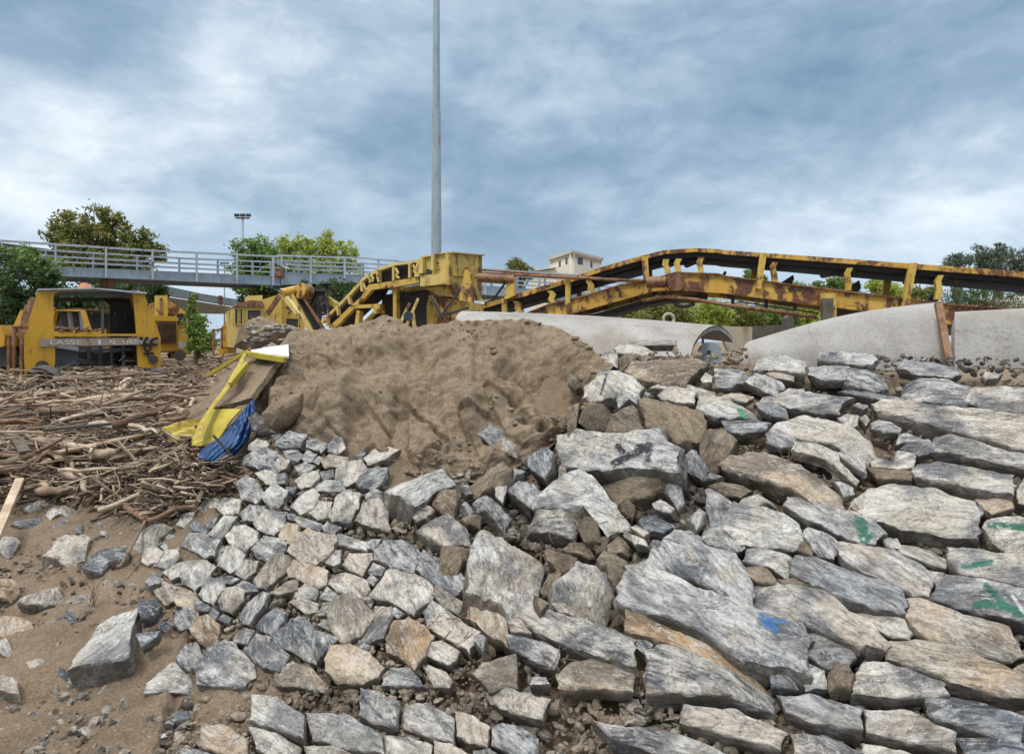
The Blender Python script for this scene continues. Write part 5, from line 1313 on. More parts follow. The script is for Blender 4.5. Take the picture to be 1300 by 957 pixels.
# ---- open derelict cab in front
def facing(uc, Yc, rx):
    return lambda u: Yc*(rx*(uc-CU)/F+1)/(rx*(u-CU)/F+1)
cY = 14.0; CD = 2.1; YCB = facing(125, 14.0, -.78); DV = Vector((-.78, 1, 0)).normalized()
def CP(p, off=0.0): return P(p[0], p[1], YCB(p[0]))+DV*off
cb = empty('derelict_cab', P(125, 484, cY), 'gutted ochre rail vehicle cab with trapezoid window openings, standing in the driftwood', 'rail vehicle cab')
def C1(s): return X('1', s)
m = MB(); pts = C1('190,470 268,486 268,690 275,740 275,835 240,905 195,930 125,938 118,690'); m.plate(C1('190,472 268,474 268,700 118,700'), YCB, .12); m.plate(C1('118,700 275,700 275,838 240,905 195,925 125,937'), YCB, .12); m.build('left_panel', YEL_C, cb)
m = MB(); m.plate(C1('665,474 722,490 790,660 802,700 685,700'), YCB, .12); m.plate(C1('685,700 802,700 805,862 690,850'), YCB, .12); m.build('right_panel', YEL_C, cb)
m = MB(); m.plate(C1('268,474 665,474 665,500 655,494 275,490 268,500'), YCB, .12); m.build('header', DARKM, cb)
m = MB(); m.plate(C1('200,708 790,703 790,738 200,748'), YCB, .06, off=-.03); bd = m.build('name_band', paint_mat('bleached_brown_band', (.22, .155, .115), (.34, .28, .23), .3), cb)
m_ = [('268,474 300,476 274,482 268,505'), ('665,474 665,505 660,486 630,480'), ('268,700 268,672 276,692 300,700'), ('686,700 686,672 676,692 650,700')]
for q_ in m_:
    m = MB(); m.plate(C1(q_), YCB, .1, off=-.01); m.build('corner_gusset', YEL_C, cb)
m = MB(); m.bar(CP(C1('268,690')[0], -.02), CP(C1('686,690')[0], -.02), .05, .05); m.build('sill_rail', YEL_C, cb)
# worn lettering on the band
def text(s, u, v, hpx, Y, mt, par, name, wpx=None):
    cu = bpy.data.curves.new('t', 'FONT'); cu.body = s; cu.size = 1; cu.extrude = .01; ob = bpy.data.objects.new('t', cu); COL.objects.link(ob)
    dg = bpy.context.evaluated_depsgraph_get(); me = bpy.data.meshes.new_from_object(ob.evaluated_get(dg)); COL.objects.unlink(ob); bpy.data.objects.remove(ob)
    xs = [q.co.x for q in me.vertices]; ys = [q.co.y for q in me.vertices]; sx = (wpx*Y/F)/(max(xs)-min(xs)); sy = (hpx*Y/F)/(max(ys)-min(ys)); o0 = P(u, v, Y)
    x0, y0 = min(xs), min(ys)
    dx_ = Vector((DV.y, -DV.x, 0))
    for q in me.vertices: q.co = dx_*((q.co.x-x0)*sx*.84)-DV*(q.co.z*.6)+Vector((0, 0, (q.co.y-y0)*sy))
    me.materials.clear(); me.materials.append(mt); return link(name, me, None, par, o0)
for s_, u, w in (('LASSE', 252, 152), ('I', 490, 14), ('N', 548, 26), ('URBY', 615, 108)):
    a_ = C1(f'{u},740')[0]; text(s_, a_[0], a_[1]-.7, 5.6, YCB(a_[0])-.06, LETW, cb, 'lettering', w/3.939)
m = MB()
def stroke(ptss, w=1.0):
    for pts in ptss:
        q = [CP(p, -.05) for p in C1(pts)]
        for a_, b_ in zip(q, q[1:]): m.bar(a_, b_, .012, w*.052)
stroke(['700,708 715,722 728,715 735,700', '788,705 765,710 752,725 762,740 788,738', '700,735 720,742 728,728', '737,735 720,750 722,765 737,772 752,765 752,748 737,735', '737,772 738,802', '715,785 768,782', '700,708 708,700'])
m.build('graffiti', LETB, cb)
m = MB(); m.disc(CP(C1('210,845')[0], 0-.03), DV, .115, .1, 24); m.build('lamp_socket', DARKM, cb, angle=40)
m = MB(); m.disc(CP(C1('765,813')[0], 0-.03), DV, .095, .1, 24); m.build('lamp_socket', DARKM, cb, angle=40)
tl, tr_ = CP(C1('188,468')[0], 0-.1), CP(C1('727,486')[0], 0-.1); mid = CP(C1('470,462')[0], 0-.1)
m = MB(); 
for a_, b_ in ((tl, mid), (mid, tr_)): m.hexa([a_, b_, b_+Vector((0, 0, .035)), a_+Vector((0, 0, .03))], [q+DV*(CD+.2) for q in (a_, b_, b_+Vector((0, 0, .06)), a_+Vector((0, 0, .05)))])
m.build('roof', RAILM, cb)
# interior: rear wall with opening, floor, sides
bk = cY+CD
m = MB(); Ls = lambda u, v: P(u, v, cY)+DV*CD
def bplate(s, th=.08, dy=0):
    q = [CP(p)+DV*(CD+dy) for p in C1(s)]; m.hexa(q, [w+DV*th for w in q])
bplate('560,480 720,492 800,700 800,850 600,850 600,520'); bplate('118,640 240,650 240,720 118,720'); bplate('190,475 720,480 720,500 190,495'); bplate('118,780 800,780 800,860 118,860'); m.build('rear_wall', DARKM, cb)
m = MB()
q0 = C1('800,700 722,492'); 
a_, b_ = CP(C1('800,700')[0]), CP(C1('722,490')[0]); m.hexa([a_, b_, b_+DV*CD, a_+DV*CD], [w+Vector((-.06, 0, 0)) for w in (a_, b_, b_+DV*CD, a_+DV*CD)])
a_, b_ = CP(C1('803,700')[0]), CP(C1('805,860')[0]); m.hexa([a_, b_, b_+DV*CD, a_+DV*CD], [w+Vector((-.06, 0, 0)) for w in (a_, b_, b_+DV*CD, a_+DV*CD)])
m.build('right_side', YEL_C, cb)
m = MB()
for A0, B0 in ((CP(C1('175,500')[0])+DV*.25, CP(C1('128,690')[0])+DV*.25), (CP(C1('165,510')[0])+DV*1.2, CP(C1('112,690')[0])+DV*1.2), (CP(C1('150,520')[0])+DV*CD, CP(C1('105,690')[0])+DV*CD)): m.bar(A0, B0, .12, .1)
for v in (690, 800, 900): m.bar(CP(C1(f'112,{v}')[0])+DV*.1, CP(C1(f'112,{v}')[0])+DV*CD, .06, .1)
for d in (.15, .8, 1.5, CD): m.bar(CP(C1('112,690')[0])+DV*d, CP(C1('112,935')[0])+DV*d, .07, .07)
m.build('left_side_frame', RUST, cb)
m = MB(); m.bar(CP(C1('70,650')[0], 0-.4), CP(C1('72,930')[0], 0-.4), .05, .05); m.bar(CP(C1('70,655')[0], 0-.4), CP(C1('135,655')[0], 0-.1), .05, .05); m.bar(CP(C1('45,690')[0]), CP(C1('45,880')[0]), .05, .05); m.build('handrail', RUST, cb)
m = MB(); m.hexa([CP(p, .5) for p in C1('278,760 400,775 400,850 278,850')], [CP(p, .5)+DV*.7 for p in C1('278,760 400,775 400,850 278,850')]); m.build('control_cabinet', GREYBOX, cb, bevel=.02)
m = MB(); m.hexa([CP(p, .4) for p in C1('275,730 400,752 400,772 275,752')], [CP(p, .4)+DV*.8 for p in C1('275,730 400,752 400,772 275,752')]); m.build('desk_top', RAILM, cb)
m = MB()
for u in (460, 520, 580, 640): m.bar(CP(C1(f'{u},745')[0], 0+.8), CP(C1(f'{u},850')[0], 0+.8), .05, .05)
m.bar(CP(C1('420,765')[0], 0+.8), CP(C1('680,765')[0], 0+.8), .05, .05); m.build('seat_frame', GREYBOX, cb)
m = MB(); rr2 = random.Random(3)
for _ in range(90):
    u = rr2.uniform(600, 680); v = rr2.uniform(560, 700); a_ = CP(C1(f'{u},{v}')[0], 0+1.2); m.bar(a_, a_+Vector((rr2.uniform(-.1, .1), rr2.uniform(-.1, .1), rr2.uniform(-.25, .1))), .015, .015)
m.build('torn_wiring', DARKM, cb)
m = MB(); q = C1('555,520 565,520 568,700 552,700'); m.plate(q, YCB, .06, off=CD-.1); m.plate(C1('540,518 565,520 565,530 540,526'), YCB, .06, off=CD-.1); m.build('window_frame', RAILM, cb)
m = MB(); V_ = surf('folded_cloth', qgrid(CP(C1('385,455')[0], 0+.3), CP(C1('480,458')[0], 0+.3), CP(C1('478,440')[0], 0+.9), CP(C1('400,440')[0], 0+.9), 14, 14, f=lambda p, s, t: Vector((0, 0, .12*math.sin(s*3.1)*math.sin(t*3.1)*(.7+noise.noise(p*6)) + .0))), CLOTHO, None, .01)
tag(V_, 'orange-brown cloth crumpled on the roof of the open cab', 'cloth')
for u, v, r_, lb in ((60, 491, .52, 'dark steel wheel half buried in driftwood under the left corner of the open cab'), (200, 481, .30, 'dark steel wheel half buried in driftwood under the right corner of the open cab')):
    w = empty('wheel', P(u, v, YCB(u)-.9), lb, 'wheel'); m = MB(); m.disc(P(u, v, YCB(u)-.9), (.15, 1, .35), r_*.85, .16, 28); m.build('disc', DARKM, w, angle=40, bevel=.01)
    m = MB(); m.disc(P(u, v, YCB(u)-1.0), (.15, 1, .35), r_*.3, .16, 18); m.build('hub', DARKM, w, angle=40)
# second gutted cab behind
c2 = 17.8; cd = empty('wrecked_cab', P(90, 462, c2), 'second gutted yellow cab seen through the windows of the open cab', 'rail vehicle cab')
m = MB()
for q in ('260,555 275,560 255,680 235,680', '400,565 410,565 442,665 425,665', '100,570 135,558 80,690 45,690', '265,558 402,562 402,572 265,568'): m.plate(C1(q), c2, .15)
m.plate(C1('235,662 510,662 510,700 235,700'), c2, .2); m.build('frame', YEL_C, cd)
m = MB(); m.plate(C1('285,572 298,572 310,660 296,660'), c2, .1, off=.4); m.plate(C1('345,575 357,575 368,660 354,660'), c2, .1, off=.4); m.build('window_post', RAILM, cd)
m = MB(); m.plate(C1('120,572 400,572 430,662 80,662'), c2, .1, off=1.5); m.build('rear_wall', DARKM, cd)
m = MB(); m.plate(C1('100,560 402,556 402,563 100,568'), c2, 1.6); m.build('roof', RUST, cd)
m = MB()
for _ in range(26):
    u = rr2.uniform(275, 500); a_ = P(*C1(f'{u},{rr2.uniform(655, 672)}')[0], c2-.15); m.tube([a_, a_+Vector((rr2.uniform(-.5, .5), rr2.uniform(-.1, .1), rr2.uniform(-.08, .08)))], .03, 5)
tag(m.build('brushwood', WOODR), 'bundle of brown branches lying across the second gutted cab', 'brushwood', kind='stuff')
e1 = empty('rail_wagon', P(0, 470, 14.5), 'corner of another yellow vehicle body at the left picture edge', 'rail vehicle')
m = MB(); m.plate(C1('-120,640 0,640 22,690 22,745 0,750 -120,750'), 14.5, 1.5); m.build('side_panel', YEL_C, e1); m = MB(); m.plate(C1('-120,750 5,750 5,850 -120,850'), 14.5, 1.2, off=.2); m.build('underframe', DARKM, e1)
e2 = empty('steel_linkage', P(12, 470, 15), 'dark tangle of couplings and rods left of the open cab', 'couplings')
m = MB()
for _ in range(26):
    a_ = P(*C1(f'{rr2.uniform(15, 110)},{rr2.uniform(640, 900)}')[0], 14.9); m.bar(a_, a_+Vector((rr2.uniform(-.25, .25), rr2.uniform(0, .5), rr2.uniform(-.6, .2))), .07, .07)
m.build('rods', DARKM, e2)
m = MB(); m.plate(C1('20,690 110,700 110,880 20,880'), 15.2, .5); m.build('chassis', DARKM, e2)
# ---- road overpass behind
ov = empty('road_overpass', P(240, 440, 34), 'road overpass with a grey parapet over a tan beam and dark underside', 'overpass')
YO = YL(190, 34, 300, 40)
m = MB(); m.plate(X('S', '-220,60 60,120 170,142 420,195 700,240 900,275 900,310 700,290 420,245 180,210 -220,130'), YO, .4, off=-.3); m.build('parapet', GREYM, ov)
m = MB(); m.plate(X('S', '-220,132 180,212 420,247 700,292 900,312 900,345 400,343 -220,343'), YO, .8, off=.3); m.build('beam', TANW, ov)
m = MB(); m.plate(X('S', '-220,340 900,342 900,640 -220,640'), YO, 1, off=6); m.build('dark_underside', DARKM, ov)
m = MB(); m.plate(X('S', '370,340 425,340 425,600 370,600'), YO, 1.2, off=1); m.build('pier', TANW, ov)
for q in ('370,200 388,204 388,242 370,240', '545,208 572,212 572,282 545,276'):
    m = MB(); m.plate(X('S', q), YO, .05, off=-.36); m.build('drain_plate', RUST, ov)
# ---- footbridge
def bridge(name, Yf, rt, rm, gt, gb, us, label, posts):
    b = empty(name, P(us[0], gb[0][1], Yf(us[0])), label, 'footbridge')
    m = MB(); strip(m, gt, gb, Yf, .12); strip(m, [(u, v-.6) for u, v in gb], gb, Yf, .5, off=-.2); m.build('girder', GREYM, b)
    m = MB(); strip(m, gt, gb, Yf, .12, off=2.2); m.build('girder', GREYM, b)
    m = MB(); strip(m, [(u, v+2) for u, v in gt], [(u, v+4) for u, v in gt], Yf, 2.1, off=.1); m.build('deck', DARKM, b)
    for off in (-.06, 2.25):
        m = MB()
        for f in (0.0, .3, .55, .78):
            q = [(a[0], a[1]+(c[1]-a[1])*f) for a, c in zip(rt, gt)]
            pts = [P(u, v, Yf(u))+Vector((0, off, 0)) for u, v in q]
            for a_, c_ in zip(pts, pts[1:]): m.bar(a_, c_, .05, .05 if f else .08)
        m.build('railing', RAILM if off < 0 else GREYM, b)
    for u in posts:
        v0 = lerp_tab(rt, u); v1 = lerp_tab(gb, u)-1
        for off in (-.12, 2.3):
            m = MB(); m.plate([(u-1.1, v0), (u+1.1, v0), (u+1.1, v1), (u-1.1, v1)], Yf, .1, off=off); m.build('post', RAILM if off < 0 else GREYM, b)
    return b
Y1 = YL(0, 22, 400, 30)
bridge('footbridge', Y1, [(-260, 296), (0, 306), (200, 319), (355, 326)], None, [(-260, 326), (0, 335), (200, 344), (355, 352)], [(-260, 339), (0, 348), (200, 356), (355, 363)], [0], 'pale grey steel footbridge span with tubular railing crossing behind the open cab at left', [-190, -130, -65, 2, 70, 134, 193, 249, 300, 346])
Y2 = YL(355, 29, 850, 42)
bridge('footbridge', Y2, [(352, 324.5), (460, 328), (620, 342), (830, 356), (1000, 366), (1100, 371)], None, [(352, 345), (460, 349), (620, 364), (830, 380), (1000, 391), (1100, 396)], [(352, 362), (400, 362), (460, 360), (620, 375), (830, 389), (1100, 403)][0:1]+[(460, 359), (620, 375), (830, 390), (1000, 399), (1100, 404)], [352], 'far span of the footbridge with closely set railing posts, passing behind the hopper machine', [357, 394, 437, 480, 520, 560, 615, 650, 684, 720, 756, 790, 830, 870, 905, 940, 975, 1010, 1045])
m = MB(); m.bar(P(136, 352, 24.5), P(136, 470, 24.5), .36, .3); tag(m.build('bridge_pillar', RUST, bevel=.02), 'brownish steel pillar carrying the footbridge, seen through the open cab', 'pillar')
m = MB(); m.bar(P(352, 346, 29), P(360, 346, 29), .5, .5); m.plate([(349, 347), (356, 343), (357, 350), (350, 351)], 28.6, .3); tag(m.build('rusty_bearing', RUST), 'small rusty steel piece at the joint between the two footbridge spans', 'steel piece')
m = MB(); m.plate([(-120, 300), (0, 308), (60, 316), (-120, 318)], 26, 1.5); tag(m.build('canopy_roof', DARKM), 'dark flat roof edge rising behind the footbridge at the left edge', 'roof')
# ---- masts
m = MB(); b_ = P(554, 440, 20); z = b_.z-.9; pts = [Vector((b_.x, 20, z)), Vector((b_.x, 20, 6)), Vector((b_.x-.0, 20, 9.0)), Vector((b_.x, 20, 9.05)), Vector((b_.x, 20, 17))]
mp = empty('floodlight_mast', Vector((b_.x, 20, z)), 'very tall pale grey steel mast rising out of the picture above the hopper machine', 'mast')
m.tube([pts[0], pts[1], pts[2]], [.175, .155, .135], 12); m.build('pole', POLE, mp, angle=25)
m = MB(); m.tube([pts[2], pts[4]], [.12, .085], 12); m.build('pole_top', POLE, mp, angle=25)
def lamp_mast(u, v, vb, Y, label, s=1):
    e = empty('floodlight_mast', P(u, vb, Y), label, 'mast'); m = MB(); m.tube([P(u, vb, Y), P(u, v+2, Y)], [.14*s, .1*s], 8); m.build('pole', GREYM, e, smooth=True)
    m = MB(); m.box(P(u, v+3, Y), (1.3*s, .3, .1)); m.build('crossarm', DARKM, e)
    for k in (-1, 0, 1):
        m = MB(); m.box(P(u, v+2, Y)+Vector((k*.55*s, 0, .2)), (.42*s, .3, .26*s)); m.build('lamp', DARKM, e, bevel=.03)
lamp_mast(308, 274, 420, 60, 'slender floodlight mast with three dark lamps behind the trees left of centre')
lamp_mast(285, 334, 425, 90, 'tiny distant lamp mast seen under the footbridge railing', .8)
# ---- building
bu = empty('cream_building', P(730, 430, 70), 'cream flat-roofed tower building with a low wing, behind the conveyor', 'building')
cnr = P(726, 430, 68); lf = P(698, 430, 74); rg = P(764, 430, 74); lf0 = lf.copy()
zt = lambda v, Y: H+(CV-v)/F*Y
def wallq(a, b, z0, z1, name, mt, th=.3):
    n = Vector(((b-a).y, -(b-a).x, 0)).normalized(); m = MB(); q = [Vector((a.x, a.y, z0)), Vector((b.x, b.y, z0)), Vector((b.x, b.y, z1)), Vector((a.x, a.y, z1))]
    m.hexa(q, [w-n*th for w in q]); return m.build(name, mt, bu)
ztop = zt(321.5, 68)
wallq(lf, cnr, .8, ztop, 'wall', CREAM); wallq(cnr, rg, .8, ztop, 'wall', CREAM)
bc = lf+rg-cnr
m = MB(); q = []
ctr = (lf+rg)/2
for p in (lf, cnr, rg, bc): w = ctr+(p-ctr)*1.07; q.append(Vector((w.x, w.y, ztop)))
m.hexa(q, [w+Vector((0, 0, .28)) for w in q]); m.build('roof', paint_mat('red_brown_coping', (.5, .40, .32), (.6, .5, .42), 0), bu)
m = MB()
for i in range(16):
    for a_, b_ in ((lf, cnr), (cnr, rg)):
        p = a_.lerp(b_, (i+.5)/16); m.box(Vector((p.x, p.y-.2, ztop-.18)), (.16, .3, .3))
m.build('cornice_teeth', TANW, bu)
def bwin(a_, b_, s0, s1, v0, v1, Yr=69):
    p0 = a_.lerp(b_, s0); p1 = a_.lerp(b_, s1); n = Vector(((b_-a_).y, -(b_-a_).x, 0)).normalized(); z0, z1 = zt(v1, Yr), zt(v0, Yr)
    m = MB(); q = [Vector((p0.x, p0.y, z0)), Vector((p1.x, p1.y, z0)), Vector((p1.x, p1.y, z1)), Vector((p0.x, p0.y, z1))]; m.hexa([w+n*.03 for w in q], [w-n*.1 for w in q]); m.build('window', GLASS, bu)
for s0, s1, v0, v1 in ((.43, .52, 328, 336), (.73, .82, 327, 335)): bwin(lf, cnr, s0, s1, v0, v1)
for s0, s1, v0, v1 in ((.18, .34, 326.5, 335), (.60, .66, 328, 336)): bwin(cnr, rg, s0, s1, v0, v1)
w0, w1 = P(674, 430, 66), P(707, 430, 66); m = MB(); q = [Vector((w0.x, 66, .8)), Vector((w1.x, 66, .8)), Vector((w1.x, 66, zt(342, 66))), Vector((w0.x, 66, zt(345, 66)))]
m.hexa(q, [w+Vector((0, 6, 0)) for w in q]); m.build('wing', CREAM, bu)
m = MB(); q = [Vector((w0.x, 65.6, zt(345, 66))), Vector((w1.x, 65.6, zt(340, 66))), Vector((w1.x, 65.6, zt(339.2, 66))), Vector((w0.x, 65.6, zt(344, 66)))]; m.hexa(q, [w+Vector((0, 6.6, .3)) for w in q]); m.build('wing_roof', CREAM, bu)
m = MB(); m.plate([(1282, 376), (1330, 376), (1330, 392), (1282, 392)], 60, 5); tag(m.build('far_house', CREAM), 'small pale building far off at the right picture edge', 'building')
m = MB(); m.plate([(612, 378), (648, 378), (648, 396), (612, 396)], 75, 5); tag(m.build('far_house', CREAM), 'pale low building between the hopper machine and the conveyor', 'building')
# ---- trees and bushes
def tree(name, blobs, Y, n, leafsize, mt, label, cat='tree', base=None, group=None, seed=0, depthf=.8):
    """blobs: (u, v, ru, rv) crown lobes read off the picture at depth Y"""
    r = random.Random(seed); cu_ = sum(b[0] for b in blobs)/len(blobs); vb = base if base else 436
    e = empty(name, P(cu_, vb, Y), label, cat, group); V = []; Fc = []; leafsize *= .58; n = int(n*1.5)
    area = [b[2]*b[3] for b in blobs]; cl = []
    for (u, v, ru, rv), a_ in zip(blobs, area):
        c = P(u, v, Y); k = ru*Y/F; kz = rv*Y/F; nc = max(8, int(80*a_/sum(area)*math.sqrt(len(blobs))*1.3))
        for _ in range(nc):
            d = Vector((r.gauss(0, 1), r.gauss(0, 1), r.gauss(0, 1))).normalized()*(r.uniform(.2, 1.25)**.5)
            cl.append((c+Vector((d.x*k, d.y*k*depthf, d.z*kz))*1.0, r.uniform(.07, .20)*(k+kz)/2+.12*leafsize))
    tw = MB()
    for i, (c, s) in enumerate(cl):
        for _ in range(max(8, int(n/len(cl)))):
            p = c+Vector((r.gauss(0, s), r.gauss(0, s), r.gauss(0, s*.75)))
            a_ = Vector((r.gauss(0, 1), r.gauss(0, 1), r.gauss(0, 1))).normalized(); b_ = a_.cross(Vector((r.gauss(0, 1), r.gauss(0, 1), r.gauss(0, 1)))).normalized(); L = leafsize*r.uniform(.6, 1.4)
            k = len(V); V += [p-a_*L, p+b_*L*.45, p+a_*L, p-b_*L*.45]; Fc.append((k, k+1, k+2, k+3))
    me = bpy.data.meshes.new('crown'); og = e.location.copy(); me.from_pydata([v-og for v in V], [], Fc); link('crown', me, mt, e, og)
    ft = Vector((e.location.x, Y, e.location.z)); h_ = max(1, P(cu_, min(b[1] for b in blobs), Y).z-ft.z); cc_ = P(cu_, sum(b[1] for b in blobs)/len(blobs), Y); w_ = max(.03, h_*.028)
    tw.tube([ft, ft.lerp(cc_, .5)+Vector((w_, 0, 0)), cc_], [w_*1.3, w_, w_*.6], 8)
    for c, s in cl[::3]:
        m0 = ft.lerp(cc_, r.uniform(.45, 1)); tw.tube([m0, m0.lerp(c, .5)+Vector((0, 0, -.05*h_*.3)), c], [w_*.4, w_*.25, w_*.08], 5)
    tw.build('trunk', BARK, e); return e
tree('plane_tree', [(85, 300, 26, 25), (130, 292, 24, 26), (165, 310, 26, 20), (190, 322, 18, 14), (110, 330, 45, 22), (150, 345, 40, 24), (75, 325, 18, 14)], 32, 15000, .17, LEAF_OLIVE, 'olive and brown leaved tree rising behind the footbridge at left', seed=1)
tree('dark_tree', [(185, 378, 26, 24), (160, 395, 30, 24), (130, 385, 30, 26)], 28, 7000, .13, LEAF_DARK, 'dark green crown under the footbridge right of its pillar', seed=12)
tree('dark_bush', [(30, 360, 42, 32), (70, 385, 34, 28), (-10, 390, 40, 40), (40, 420, 45, 30), (100, 400, 30, 35), (-40, 345, 40, 30), (60, 350, 22, 16)], 20, 17000, .11, LEAF_DARK, 'dense dark green tree filling the left edge below the footbridge', seed=2)
tree('sumac_bush', [(110, 405, 22, 14), (128, 412, 18, 12), (25, 322, 22, 10), (40, 335, 30, 10)], 20.5, 2500, .11, LEAF_FRESH, 'lighter green sprays of leaves at the footbridge railing above the open cab', 'bush', seed=3)
tree('fern_bush', [(242, 395, 7, 12), (250, 415, 13, 16), (255, 436, 17, 16), (244, 380, 4, 8)], 17.3, 3200, .075, LEAF_FRESH, 'feathery fresh green young tree between the shunting locomotive and the trolley', 'young tree', 462, seed=4)
tree('lime_tree', [(322, 318, 24, 18), (312, 350, 22, 18), (335, 335, 20, 18), (322, 375, 22, 22)], 36, 8500, .15, LEAF_FRESH, 'fresh green tree behind the footbridge, left of the yellow-green tree', seed=5)
tree('acacia_tree', [(368, 318, 22, 16), (402, 312, 24, 18), (435, 322, 22, 16), (385, 340, 34, 18), (425, 345, 30, 16), (400, 365, 40, 16)], 38, 11000, .15, LEAF_LIME, 'yellow-green tree behind the footbridge left of the hopper machine', seed=6)
tree('dark_bush', [(420, 368, 40, 12), (440, 385, 30, 12), (350, 385, 40, 16)], 30, 4500, .13, LEAF_DARK, 'dark green foliage under the footbridge behind the small conveyor', 'bush', seed=7)
tree('round_tree', [(655, 340, 14, 10), (668, 346, 10, 8), (646, 350, 8, 6)], 55, 3000, .16, LEAF_OLIVE, 'small rounded olive tree left of the cream building', seed=8)
tree('bush', [(640, 374, 12, 8), (625, 382, 12, 8)], 40, 1500, .12, LEAF_DARK, 'small dark bush between the hopper machine and the conveyor', 'bush', seed=9)
for i, (u, v, ru, rv, mt, lb) in enumerate(((790, 402, 32, 12, LEAF_BUSH, 'low olive bush right of the conveyor foot, behind the long shell'), (840, 397, 34, 16, LEAF_BUSH, 'olive bush under the middle of the conveyor'), (892, 398, 32, 18, LEAF_LIME, 'yellow-green bush under the conveyor peak'), (940, 402, 28, 14, LEAF_BUSH, 'olive bush behind the beige panel'), (985, 402, 26, 16, LEAF_FRESH, 'fresh green bush above the dark boards'), (1030, 400, 24, 18, LEAF_LIME, 'yellow-green bush beside the weathered timber post'), (1010, 372, 26, 12, LEAF_FRESH, 'green shrub behind the thin pipes of the conveyor'))):
    tree('bush', [(u, v, ru, rv), (u-ru*.5, v+8, ru*.6, rv*.8), (u+ru*.5, v+7, ru*.6, rv*.8)], 17+i*.7, 6500, .065, mt, lb, 'bush', seed=30+i)
for i, (bl, Y, mt, lb) in enumerate((([(955, 350, 9, 8), (965, 356, 8, 6)], 40, LEAF_FRESH, 'small green treetop in the first gap of the conveyor'), ([(1040, 362, 8, 6), (1062, 360, 12, 9), (1070, 368, 20, 8)], 40, LEAF_FRESH, 'treetop in the second gap of the conveyor'), ([(1116, 362, 14, 9), (1125, 370, 20, 10)], 40, LEAF_LIME, 'yellow-green treetop in the third gap of the conveyor'), ([(1170, 372, 20, 9), (1150, 376, 20, 9)], 40, LEAF_BUSH, 'olive treetop right of the tilted conveyor post'), ([(1250, 378, 40, 16), (1215, 382, 30, 14), (1300, 388, 30, 12)], 45, LEAF_DARK, 'dark green tree mass under the right end of the conveyor'),
    ([(1218, 330, 15, 7), (1208, 336, 10, 6)], 70, LEAF_FAR, 'flat-topped grey-green tree left of the pines at the right edge'), ([(1245, 324, 10, 14), (1252, 338, 14, 12)], 70, LEAF_FAR, 'slim grey-green pine above the conveyor at right'), ([(1268, 318, 10, 10), (1266, 332, 16, 14)], 70, LEAF_FAR, 'tallest of the grey-green pines above the conveyor at right'), ([(1292, 326, 14, 12), (1300, 338, 20, 12)], 70, LEAF_FAR, 'grey-green pine touching the right picture edge'))):
    tree('tree', bl, Y, 3500 if Y < 50 else 1700, .13 if Y < 50 else .2, mt, lb, seed=50+i)
for i, (u0, u1, v, Y, lb) in enumerate(((-700, 300, 428, 60, 'far dark tree line behind the vehicles at left'), (640, 1800, 414, 60, 'far tree line behind the conveyor at right'))):
    tree('tree_line', [(u, v+r.uniform(-5, 3), 26, 13) for u in range(u0, u1, 28)], Y, 9000, .22, LEAF_DARK, lb, 'tree line', seed=80+i)
# weeds
m = MB()
for u, v in ((6, 620), (20, 655), (118, 770), (250, 600), (1000, 600), (305, 470)):
    for _ in range(7):
        q = S(u+r.uniform(-6, 6), v); m.tube([q, q+Vector((r.uniform(-.05, .05), 0, .1)), q+Vector((r.uniform(-.1, .1), 0, .17))], [.002, .0015, .0006], 4)
tag(m.build('dry_grass', WOOD), 'a few dry grass stalks standing in the silt', 'grass', kind='stuff')
# ---------------------------------------------------------------- sky, light, camera
w = bpy.data.worlds.new('World'); SC.world = w; w.use_nodes = True; nt = w.node_tree
for n_ in list(nt.nodes): nt.nodes.remove(n_)
g = N(nt); out = g.new('ShaderNodeOutputWorld'); bg = g.new('ShaderNodeBackground'); g.l(bg.outputs[0], out.inputs[0])
sky = g.new('ShaderNodeTexSky'); sky.sky_type = 'NISHITA'; sky.sun_disc = False; SE, SR = math.radians(58), math.radians(215); sky.sun_elevation = SE; sky.sun_rotation = SR
tc = g.new('ShaderNodeTexCoord'); sep = g.new('ShaderNodeSeparateXYZ'); g.l(tc.outputs['Generated'], sep.inputs[0])
zz = g.math('ADD', g.math('MAXIMUM', sep.outputs[2], 0.0), .26)
cx = g.math('DIVIDE', sep.outputs[0], zz); cy = g.math('DIVIDE', sep.outputs[1], zz)
cmb = g.new('ShaderNodeCombineXYZ'); g.l(cx, cmb.inputs[0]); g.l(cy, cmb.inputs[1])
mp_ = g.new('ShaderNodeMapping'); mp_.inputs['Scale'].default_value = (.62, 1.0, 1); mp_.inputs['Location'].default_value = (SKYX, SKYY, 0); mp_.inputs['Rotation'].default_value = (0, 0, -.25); g.l(cmb.outputs[0], mp_.inputs[0])
nd = g.new('ShaderNodeVectorMath'); nd.operation = 'NORMALIZE'; g.l(tc.outputs['Generated'], nd.inputs[0])
md = g.new('ShaderNodeMapping'); md.inputs['Scale'].default_value = (1, 1, 1.9); md.inputs['Location'].default_value = (4.2, 1.1, .6); g.l(nd.outputs[0], md.inputs[0])
c_big = g.math('ADD', g.math('MULTIPLY', g.noise(mp_.outputs[0], .85, 4, .5, .3), .5), g.math('MULTIPLY', g.noise(md.outputs[0], 1.9, 4, .5, .3), .5))
c_mid = g.math('ADD', g.math('MULTIPLY', g.noise(mp_.outputs[0], 2.2, 6, .55, .3), .35), g.math('MULTIPLY', g.noise(md.outputs[0], 4.5, 8, .58, .35), .65)); c_f = g.noise(md.outputs[0], 13, 8, .6, .3)
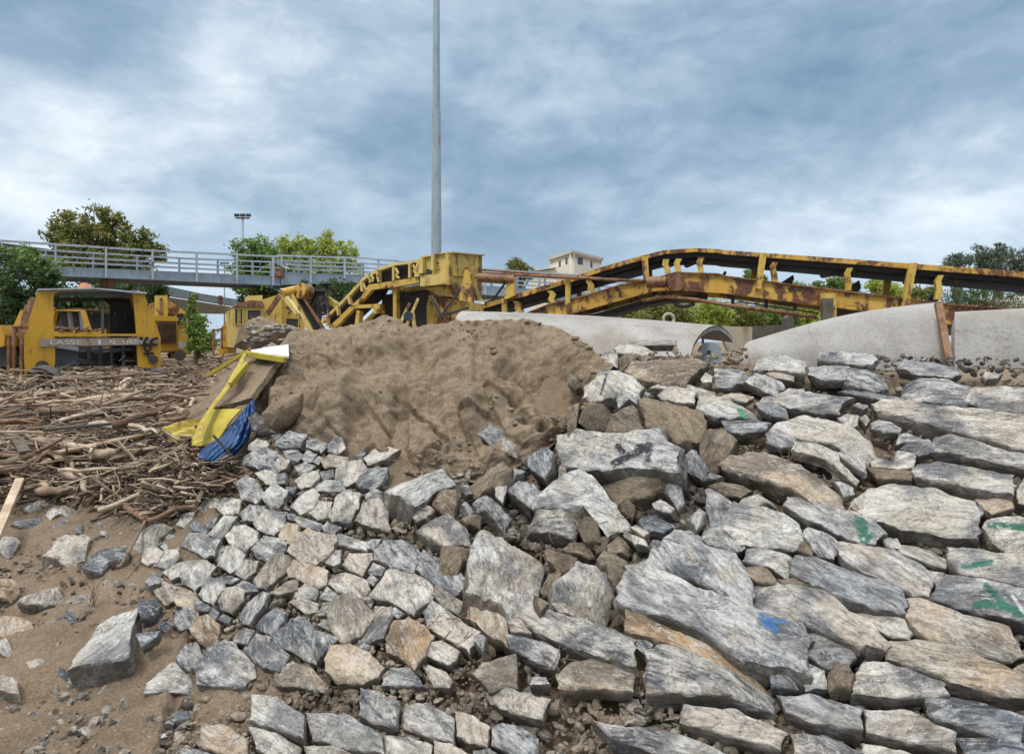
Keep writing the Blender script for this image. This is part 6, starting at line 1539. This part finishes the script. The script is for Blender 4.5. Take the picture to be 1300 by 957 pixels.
def blob(u, v, sharp, amt):
    """a lighter or darker bank of cloud towards one direction of the sky"""
    d = ray(u, v).normalized(); dt = g.new('ShaderNodeVectorMath'); dt.operation = 'DOT_PRODUCT'; nv = g.new('ShaderNodeVectorMath'); nv.operation = 'NORMALIZE'
    g.l(tc.outputs['Generated'], nv.inputs[0]); g.l(nv.outputs[0], dt.inputs[0]); dt.inputs[1].default_value = d
    return g.math('MULTIPLY', g.math('POWER', g.math('MAXIMUM', dt.outputs['Value'], 0.0), sharp), amt)
k = g.math('ADD', g.math('ADD', g.math('MULTIPLY', c_big, .42), g.math('MULTIPLY', c_mid, .42)), g.math('MULTIPLY', c_f, .16))
for a_ in ((260, 110, 120, .10), (60, 140, 60, .055), (90, 270, 120, .05), (1210, 255, 90, .10), (980, 290, 160, .06), (640, 150, 300, .06), (1060, 120, 50, -.07), (620, 230, 90, -.07), (430, 60, 90, -.04), (850, 30, 90, .03), (1260, 110, 60, -.05), (130, 20, 120, -.08), (210, 190, 300, -.05)):
    if a_[3]: k = g.math('ADD', k, blob(*a_))
cl_ = g.ramp(k, [(.385, (.165, .255, .355)), (.46, (.245, .345, .45)), (.535, (.39, .485, .585)), (.61, (.63, .70, .76)), (.71, (.92, .93, .95))])
hz = g.ramp(sep.outputs[2], [(.0, .55), (.22, 0.0)]); cl_ = g.mix(hz, cl_, (.44, .56, .68))
skn = g.new('ShaderNodeVectorMath'); skn.operation = 'SCALE'; skn.inputs['Scale'].default_value = .09; g.l(sky.outputs[0], skn.inputs[0])
mixc = g.mix(.88, skn.outputs[0], cl_); zb = g.ramp(sep.outputs[2], [(.5, .0), (.85, 1.0)])
mixc = g.mix(zb, mixc, (1.45, 1.5, 1.55))      # an overcast sky is brightest overhead, above the picture
g.l(mixc, bg.inputs[0]); bg.inputs[1].default_value = SKYS
sl = bpy.data.lights.new('sun', 'SUN'); sl.energy = SUNE; sl.angle = math.radians(14); sl.color = (1, .95, .88)
so = bpy.data.objects.new('sun', sl); COL.objects.link(so)
# the lamp's direction: the sky's rotation runs clockwise from +Y seen from above
dv = Vector((math.sin(SR)*math.cos(SE), math.cos(SR)*math.cos(SE), math.sin(SE))); so.rotation_euler = dv.to_track_quat('Z', 'Y').to_euler()
cam = bpy.data.cameras.new('camera'); co = bpy.data.objects.new('camera', cam); COL.objects.link(co); SC.camera = co
co.location = (0, 0, H); co.rotation_euler = (math.pi/2, 0, 0); cam.sensor_width = 36; cam.lens = 36*F/1300; cam.shift_y = -44.5/1300; cam.clip_end = 6000; cam.clip_start = .05
SC.view_settings.view_transform = 'Standard'; SC.view_settings.look = 'None'; SC.view_settings.gamma = 1; SC.view_settings.use_curve_mapping = False; SC.view_settings.exposure = EXPO
SC.render.engine = 'CYCLES'
